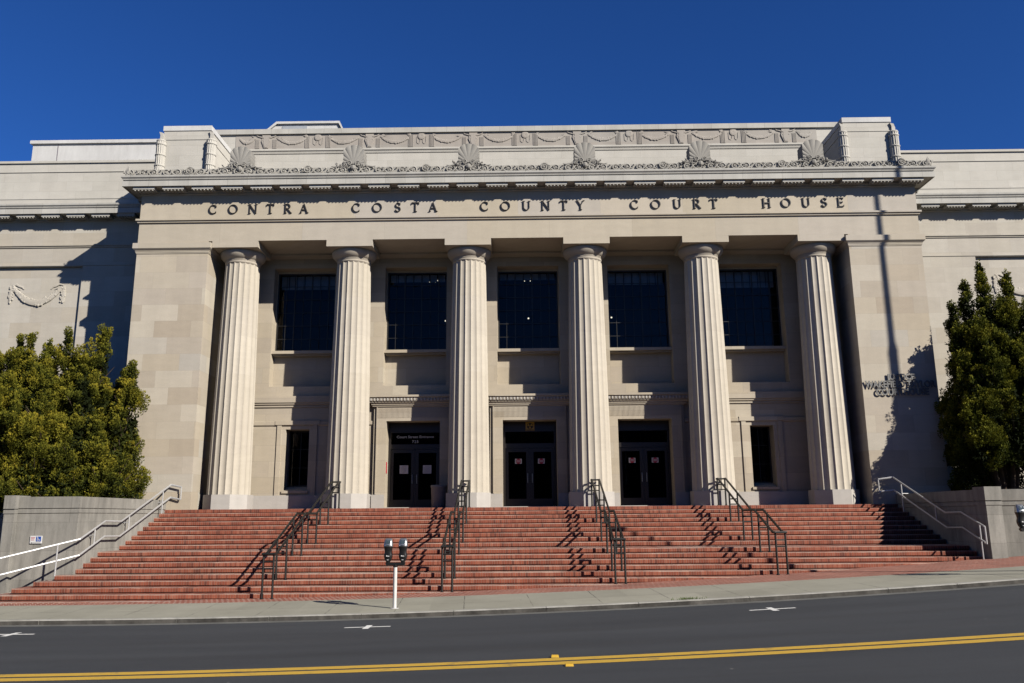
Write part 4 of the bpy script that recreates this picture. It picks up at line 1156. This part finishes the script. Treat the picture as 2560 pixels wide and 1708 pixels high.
# ------------------------------------------------------------------ junipers
def juniper(name, label, xc, yc, zb, spires, seed, mat=None, group=None):
    """upright many-leadered juniper: each leader is a flame of small scale-leaf sprays"""
    rg = random.Random(seed); t = thing(name, label, 'tree', (xc,yc,zb), group)
    m = MB()
    for (dx, dy, zt, R, z0) in spires:
        b = (xc+dx*.25, yc+dy*.25, zb); 
        m.tube([b,(xc+dx*.5,yc+dy*.5,zb+(z0-zb)*.6+.3),(xc+dx*.9,yc+dy*.9,z0+(zt-z0)*.35),(xc+dx,yc+dy,zt-.3)], [.10,.08,.05,.015], 6)
        for q in range(7):
            a = rg.uniform(0,2*PI); z = z0+(zt-z0)*rg.uniform(.0,.6); L = R*.7
            m.tube([(xc+dx*.8,yc+dy*.8,z-.3),(xc+dx+L*math.cos(a),yc+dy+L*math.sin(a),z+.35)], [.03,.008], 5)
    obj('trunk', m, M_bark, t, smooth=50)
    ng = np.random.default_rng(seed); V = []; T = []; nv = 0
    def unit(a): return a/np.maximum(1e-9, np.linalg.norm(a, axis=-1, keepdims=True))
    def tufts(C, AX, CS, CT):
        # sprays of small scale leaves around many upward-pointing tufts; C, AX (n,3), CS, CT (n,)
        cnt = (210*(CS/.2)**2+14).astype(int); k = np.repeat(np.arange(len(CS)), cnt); n = len(k)
        ax = AX[k]; cs = CS[k][:,None]
        e1 = unit(np.cross(ax, np.array([[.3,.9,.2]]))); e2 = np.cross(ax, e1)
        h = ng.uniform(-1,1.15,(n,1)); w = np.sqrt(np.maximum(0,1-(h/1.2)**2))*(1-.3*np.maximum(0,h))
        b = ng.uniform(0,2*PI,(n,1)); nn = e1*np.cos(b)+e2*np.sin(b); sd = unit(nn*w+ax*h*.45)
        r = ng.uniform(.45,1.0,(n,1))**.6
        pt = C[k]+ax*(h*cs*1.35)+nn*(w*cs*r)
        d = unit(ax*.9+sd*.7+ng.uniform(-.5,.5,(n,3)))
        L = ng.uniform(.035,.085,(n,1)); tn = sd+ng.uniform(-.45,.45,(n,3))
        pp = unit(np.cross(d, tn))*(L*.29)
        V.append(np.stack([pt-pp*.5, pt+d*(L*.5)-pp, pt+d*L, pt+d*(L*.5)+pp], 1).reshape(-1,3))
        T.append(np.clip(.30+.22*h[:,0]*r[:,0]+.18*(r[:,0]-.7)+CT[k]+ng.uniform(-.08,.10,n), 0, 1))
    for (dx, dy, zt, R, z0) in spires:
        H = zt-z0; nl = int(3.3*R*H)+3
        C = []; AX = []; CS = []; CT = []
        for c in range(nl):
            u = ng.random()**.85
            prof = R*min(1.0, (u*5+.45))*max(.03, (1-u))**(.62 if R < 1.15 else .36)
            a = ng.uniform(0,2*PI); lr = ng.uniform(.26,.52)*(1 if u < .55 or R > 1.15 else max(.22,(1-u)*1.7))*min(1,.6+R*.4)
            rad = max(0, prof*ng.uniform(.55,1.05)-lr*.5); lobe = np.array([xc+dx+rad*math.cos(a), yc+dy+rad*math.sin(a), z0+u*H-lr*.7])
            lt = ng.uniform(-.13,.15)
            out = np.array([math.cos(a),math.sin(a),0])*min(1,rad/.4)
            for q in range(int(17*(lr/.4)**2)+5):
                v = ng.normal(size=3); v[2] = abs(v[2])*1.1-.25; v += out*.5; v /= np.linalg.norm(v)
                C.append(lobe+v*np.array([lr,lr,lr*1.55])*ng.uniform(.6,1.0)); ax = v*.55+np.array([0,0,1.0])+ng.uniform(-.25,.25,3); AX.append(ax/np.linalg.norm(ax))
                CS.append(ng.uniform(.075,.17)*(1 if u < .75 else .8)); CT.append(lt+ng.uniform(-.07,.07)+.06*u)
        if R < 1.15:
            for q in range(9):
                C.append([xc+dx+ng.normal()*.025*(q+1)*R, yc+dy+ng.normal()*.025*(q+1)*R, zt-.08-.09*q]); ax = np.array([ng.normal()*.25,ng.normal()*.25,1.0]); AX.append(ax/np.linalg.norm(ax)); CS.append(.05+.009*q); CT.append(.10)
        tufts(np.array(C), np.array(AX), np.array(CS), np.array(CT))
        # twiggy heart of the leader, coloured near black to stand in for inner shade
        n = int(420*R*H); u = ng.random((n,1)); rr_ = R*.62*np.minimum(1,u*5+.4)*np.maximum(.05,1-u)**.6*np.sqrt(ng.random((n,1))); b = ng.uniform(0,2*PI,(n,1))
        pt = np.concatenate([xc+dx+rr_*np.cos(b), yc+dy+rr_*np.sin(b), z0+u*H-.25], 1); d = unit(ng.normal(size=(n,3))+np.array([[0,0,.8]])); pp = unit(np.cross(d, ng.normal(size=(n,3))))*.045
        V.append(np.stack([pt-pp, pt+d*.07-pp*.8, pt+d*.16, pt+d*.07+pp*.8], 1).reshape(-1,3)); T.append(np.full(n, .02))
    V = np.concatenate(V).astype(np.float32); T = np.concatenate(T).astype(np.float32); nf = len(T)
    me = bpy.data.meshes.new('crown'); me.vertices.add(nf*4); me.vertices.foreach_set('co', V.ravel()); me.loops.add(nf*4); me.loops.foreach_set('vertex_index', np.arange(nf*4, dtype=np.int32))
    me.polygons.add(nf); me.polygons.foreach_set('loop_start', np.arange(nf, dtype=np.int32)*4)
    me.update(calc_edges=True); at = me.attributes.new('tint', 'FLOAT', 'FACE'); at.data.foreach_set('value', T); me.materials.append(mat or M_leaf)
    o = bpy.data.objects.new('crown', me); COL.objects.link(o); place(o, (0,0,0), t)
    return t
GL, GR = 'junipers left of the stairs', 'junipers right of the stairs'
juniper('juniper_tree', 'olive green juniper nearest the left pier, low tip right of the wall shadow', -14.0, -2.4, 0, [(.42,-.25,5.05,.72,1.9),(.22,-.5,3.7,.85,.35),(-.4,-.3,4.4,.75,.3),(-.3,.5,4.4,.8,.4),(.35,.2,3.2,.8,.25),(-.1,-.8,2.5,.7,.2),(-.1,0,4.3,1.15,.6)], 1, group=GL)
juniper('juniper_tree', 'tall olive juniper on the left with its tip against the dark wall shadow', -15.15, -2.5, 0, [(.40,.1,6.15,.78,2.2),(.05,-.4,5.0,.9,.8),(-.45,.1,5.2,.75,.6),(.2,-.8,3.6,.85,.2),(.7,0,4.4,.7,1.2),(-.3,-.8,3.0,.8,.15),(0,0,5.35,1.2,.5),(.3,-.6,4.4,1.15,.3)], 2, group=GL)
juniper('juniper_tree', 'olive juniper on the left with a thin pointed tip beside the panel joint', -16.35, -2.6, 0, [(.48,0,6.2,.52,2.4),(-.2,.1,5.85,.5,2.0),(.1,-.5,4.9,.95,.6),(-.5,-.3,4.9,.8,.5),(.3,-.9,3.4,.9,.15),(-.3,-.9,2.9,.85,.15),(0,0,5.25,1.2,.5),(0,-.7,4.5,1.2,.3)], 3, group=GL)
juniper('juniper_tree', 'olive juniper at the left edge with several thin pointed tips', -17.75, -2.6, 0, [(.58,0,5.95,.42,2.4),(.18,.1,5.95,.6,1.8),(-.5,0,5.4,.75,1.0),(.3,-.5,4.6,.95,.4),(-.5,-.6,4.3,.95,.3),(.2,-1.0,3.2,.9,.15),(-1.1,-.4,5.0,.9,.3),(-.6,-1.1,2.8,.9,.1),(.1,0,5.25,1.2,.5),(-.7,-.1,5.0,1.2,.4),(-.2,-.8,4.4,1.2,.3)], 4, group=GL)
juniper('juniper_tree', 'tall shade-darkened juniper right of the stairs shading the metal lettering', 16.4, -1.2, 0, [(.05,0,8.7,.60,4),(-.55,0,8.0,.8,3.6),(-1.1,0,7.2,.8,3.0),(-.1,-.5,7,1.0,2.6),(.5,-.3,7.4,.9,2.8),(-1.3,-.5,6.3,.85,2.0),(-.6,-1.0,5.6,1.1,1.8),(.4,-1.0,5.4,1.1,1.8),(-1.45,-1.0,5.0,.85,1.5),(-1.45,-1.4,4.2,.8,1.3),(-1.0,-1.3,4.4,1.0,1.4),(-.2,-1.4,3.9,1.0,1.4),(-1.5,-.6,3.3,.8,.7),(-1.0,.5,3.5,.9,.4),(0,.5,3.5,.9,.4),(-.5,-.4,6.5,1.25,1.4),(.4,-.3,6.9,1.3,1.4)], 5, M_shadeleaf, GR)
juniper('juniper_tree', 'tall shade-darkened juniper at the right edge behind the stone wall', 18.1, -1.2, 0, [(-.7,0,8.35,.6,3.6),(.3,0,8.2,.7,3.4),(-.2,-.5,7.0,1.0,2.6),(.7,-.4,7.2,1,2.6),(-.6,-1.0,5.6,1.1,1.9),(.4,-1.0,5.6,1.1,1.9),(1.2,-.5,6.6,1,2.2),(-.6,-1.4,4.0,1,1.4),(.4,-1.4,4.0,1,1.4),(-.5,.5,3.6,1,.4),(.6,.5,3.6,1,.4),(-.4,-.3,6.8,1.3,1.4),(.6,-.3,6.9,1.3,1.4)], 6, M_shadeleaf, GR)

# ------------------------------------------------------------------ houses across the street, behind the camera: seen only as shade and as reflections in the glass
M_brickdark = concrete('dark_facade', (.16,.12,.10), (.24,.19,.16), .6, .2)
def house(x0, x1, h, label):
    y = -41.0; t = thing('street_building', label, 'building', ((x0+x1)/2,y,-2.2), 'buildings across the street')
    m = MB(); m.box(x0, x1, y-12, y, -4, h); obj('wall', m, M_brickdark, t)
    m = MB(); m.box(x0-.2, x1+.2, y-12.2, y+.25, h, h+.5); obj('parapet', m, M_corn, t)
    n = int((x1-x0)/3.2)
    for fl in range(int((h+2)/3.6)):
        for i in range(n):
            xc = x0+(x1-x0)*(i+.5)/n; z = -1.2+3.6*fl
            m = MB(); m.box(xc-.75, xc+.75, y+.002, y+.06, z, z+2.0); f = obj('window', m, M_frame, t)
house(-62, -22, 8.5, 'dark brick building opposite the left wing, behind the viewer'); house(-20.5, 9, 7.0, 'low dark brick building opposite the stairs, behind the viewer'); house(10.5, 60, 9.5, 'dark brick building opposite the right wing, behind the viewer')

# ------------------------------------------------------------------ sky, sun, camera
SUN = Vector((1.20,-1.0,.90)).normalized()
el = math.asin(SUN.z); 
wd = bpy.data.worlds.new('World'); S.world = wd; wd.use_nodes = True
nt = wd.node_tree; bg = nt.nodes['Background']
sk = nt.nodes.new('ShaderNodeTexSky'); sk.sky_type = 'NISHITA'; sk.sun_disc = False
sk.sun_elevation = el; sk.sun_rotation = math.atan2(SUN.x, SUN.y)
sk.altitude = 2500; sk.air_density = 1.0; sk.dust_density = 0; sk.ozone_density = 10
hs = nt.nodes.new('ShaderNodeHueSaturation'); hs.inputs['Saturation'].default_value = 1.095; hs.inputs['Hue'].default_value = .509; hs.inputs['Value'].default_value = 1.04
nt.links.new(sk.outputs[0], hs.inputs['Color']); nt.links.new(hs.outputs[0], bg.inputs[0]); bg.inputs[1].default_value = .05
ld = bpy.data.lights.new('Sun', 'SUN'); ld.energy = 5.0; ld.angle = math.radians(.53); ld.color = (1,.935,.835)
lo_ = bpy.data.objects.new('Sun', ld); COL.objects.link(lo_); lo_.rotation_euler = SUN.to_track_quat('Z','Y').to_euler(); lo_.location = (30,-30,30)

cam = bpy.data.cameras.new('Camera'); co = bpy.data.objects.new('Camera', cam); COL.objects.link(co); S.camera = co
cam.sensor_width = 36; cam.lens = 2060.96/2560*36; cam.clip_end = 3000; cam.clip_start = .1
p, y, r = .2091, .0096, .0081
Rz = Matrix.Rotation(y,3,'Z'); Rx = Matrix.Rotation(p,3,'X'); Ry = Matrix.Rotation(r,3,'Y')
R = Rz @ Rx @ Ry            # columns: right, forward, up
right, fwd, upv = R.col[0], R.col[1], R.col[2]
mw = Matrix.Identity(4)
for i in range(3):
    mw[i][0] = right[i]; mw[i][1] = upv[i]; mw[i][2] = -fwd[i]
mw.translation = Vector((-.314,-30.222,-.3196)); co.matrix_world = mw
S.cycles.diffuse_bounces = 1
S.view_settings.view_transform = 'Standard'; S.view_settings.look = 'None'; S.view_settings.exposure = 1.11; S.view_settings.gamma = 1
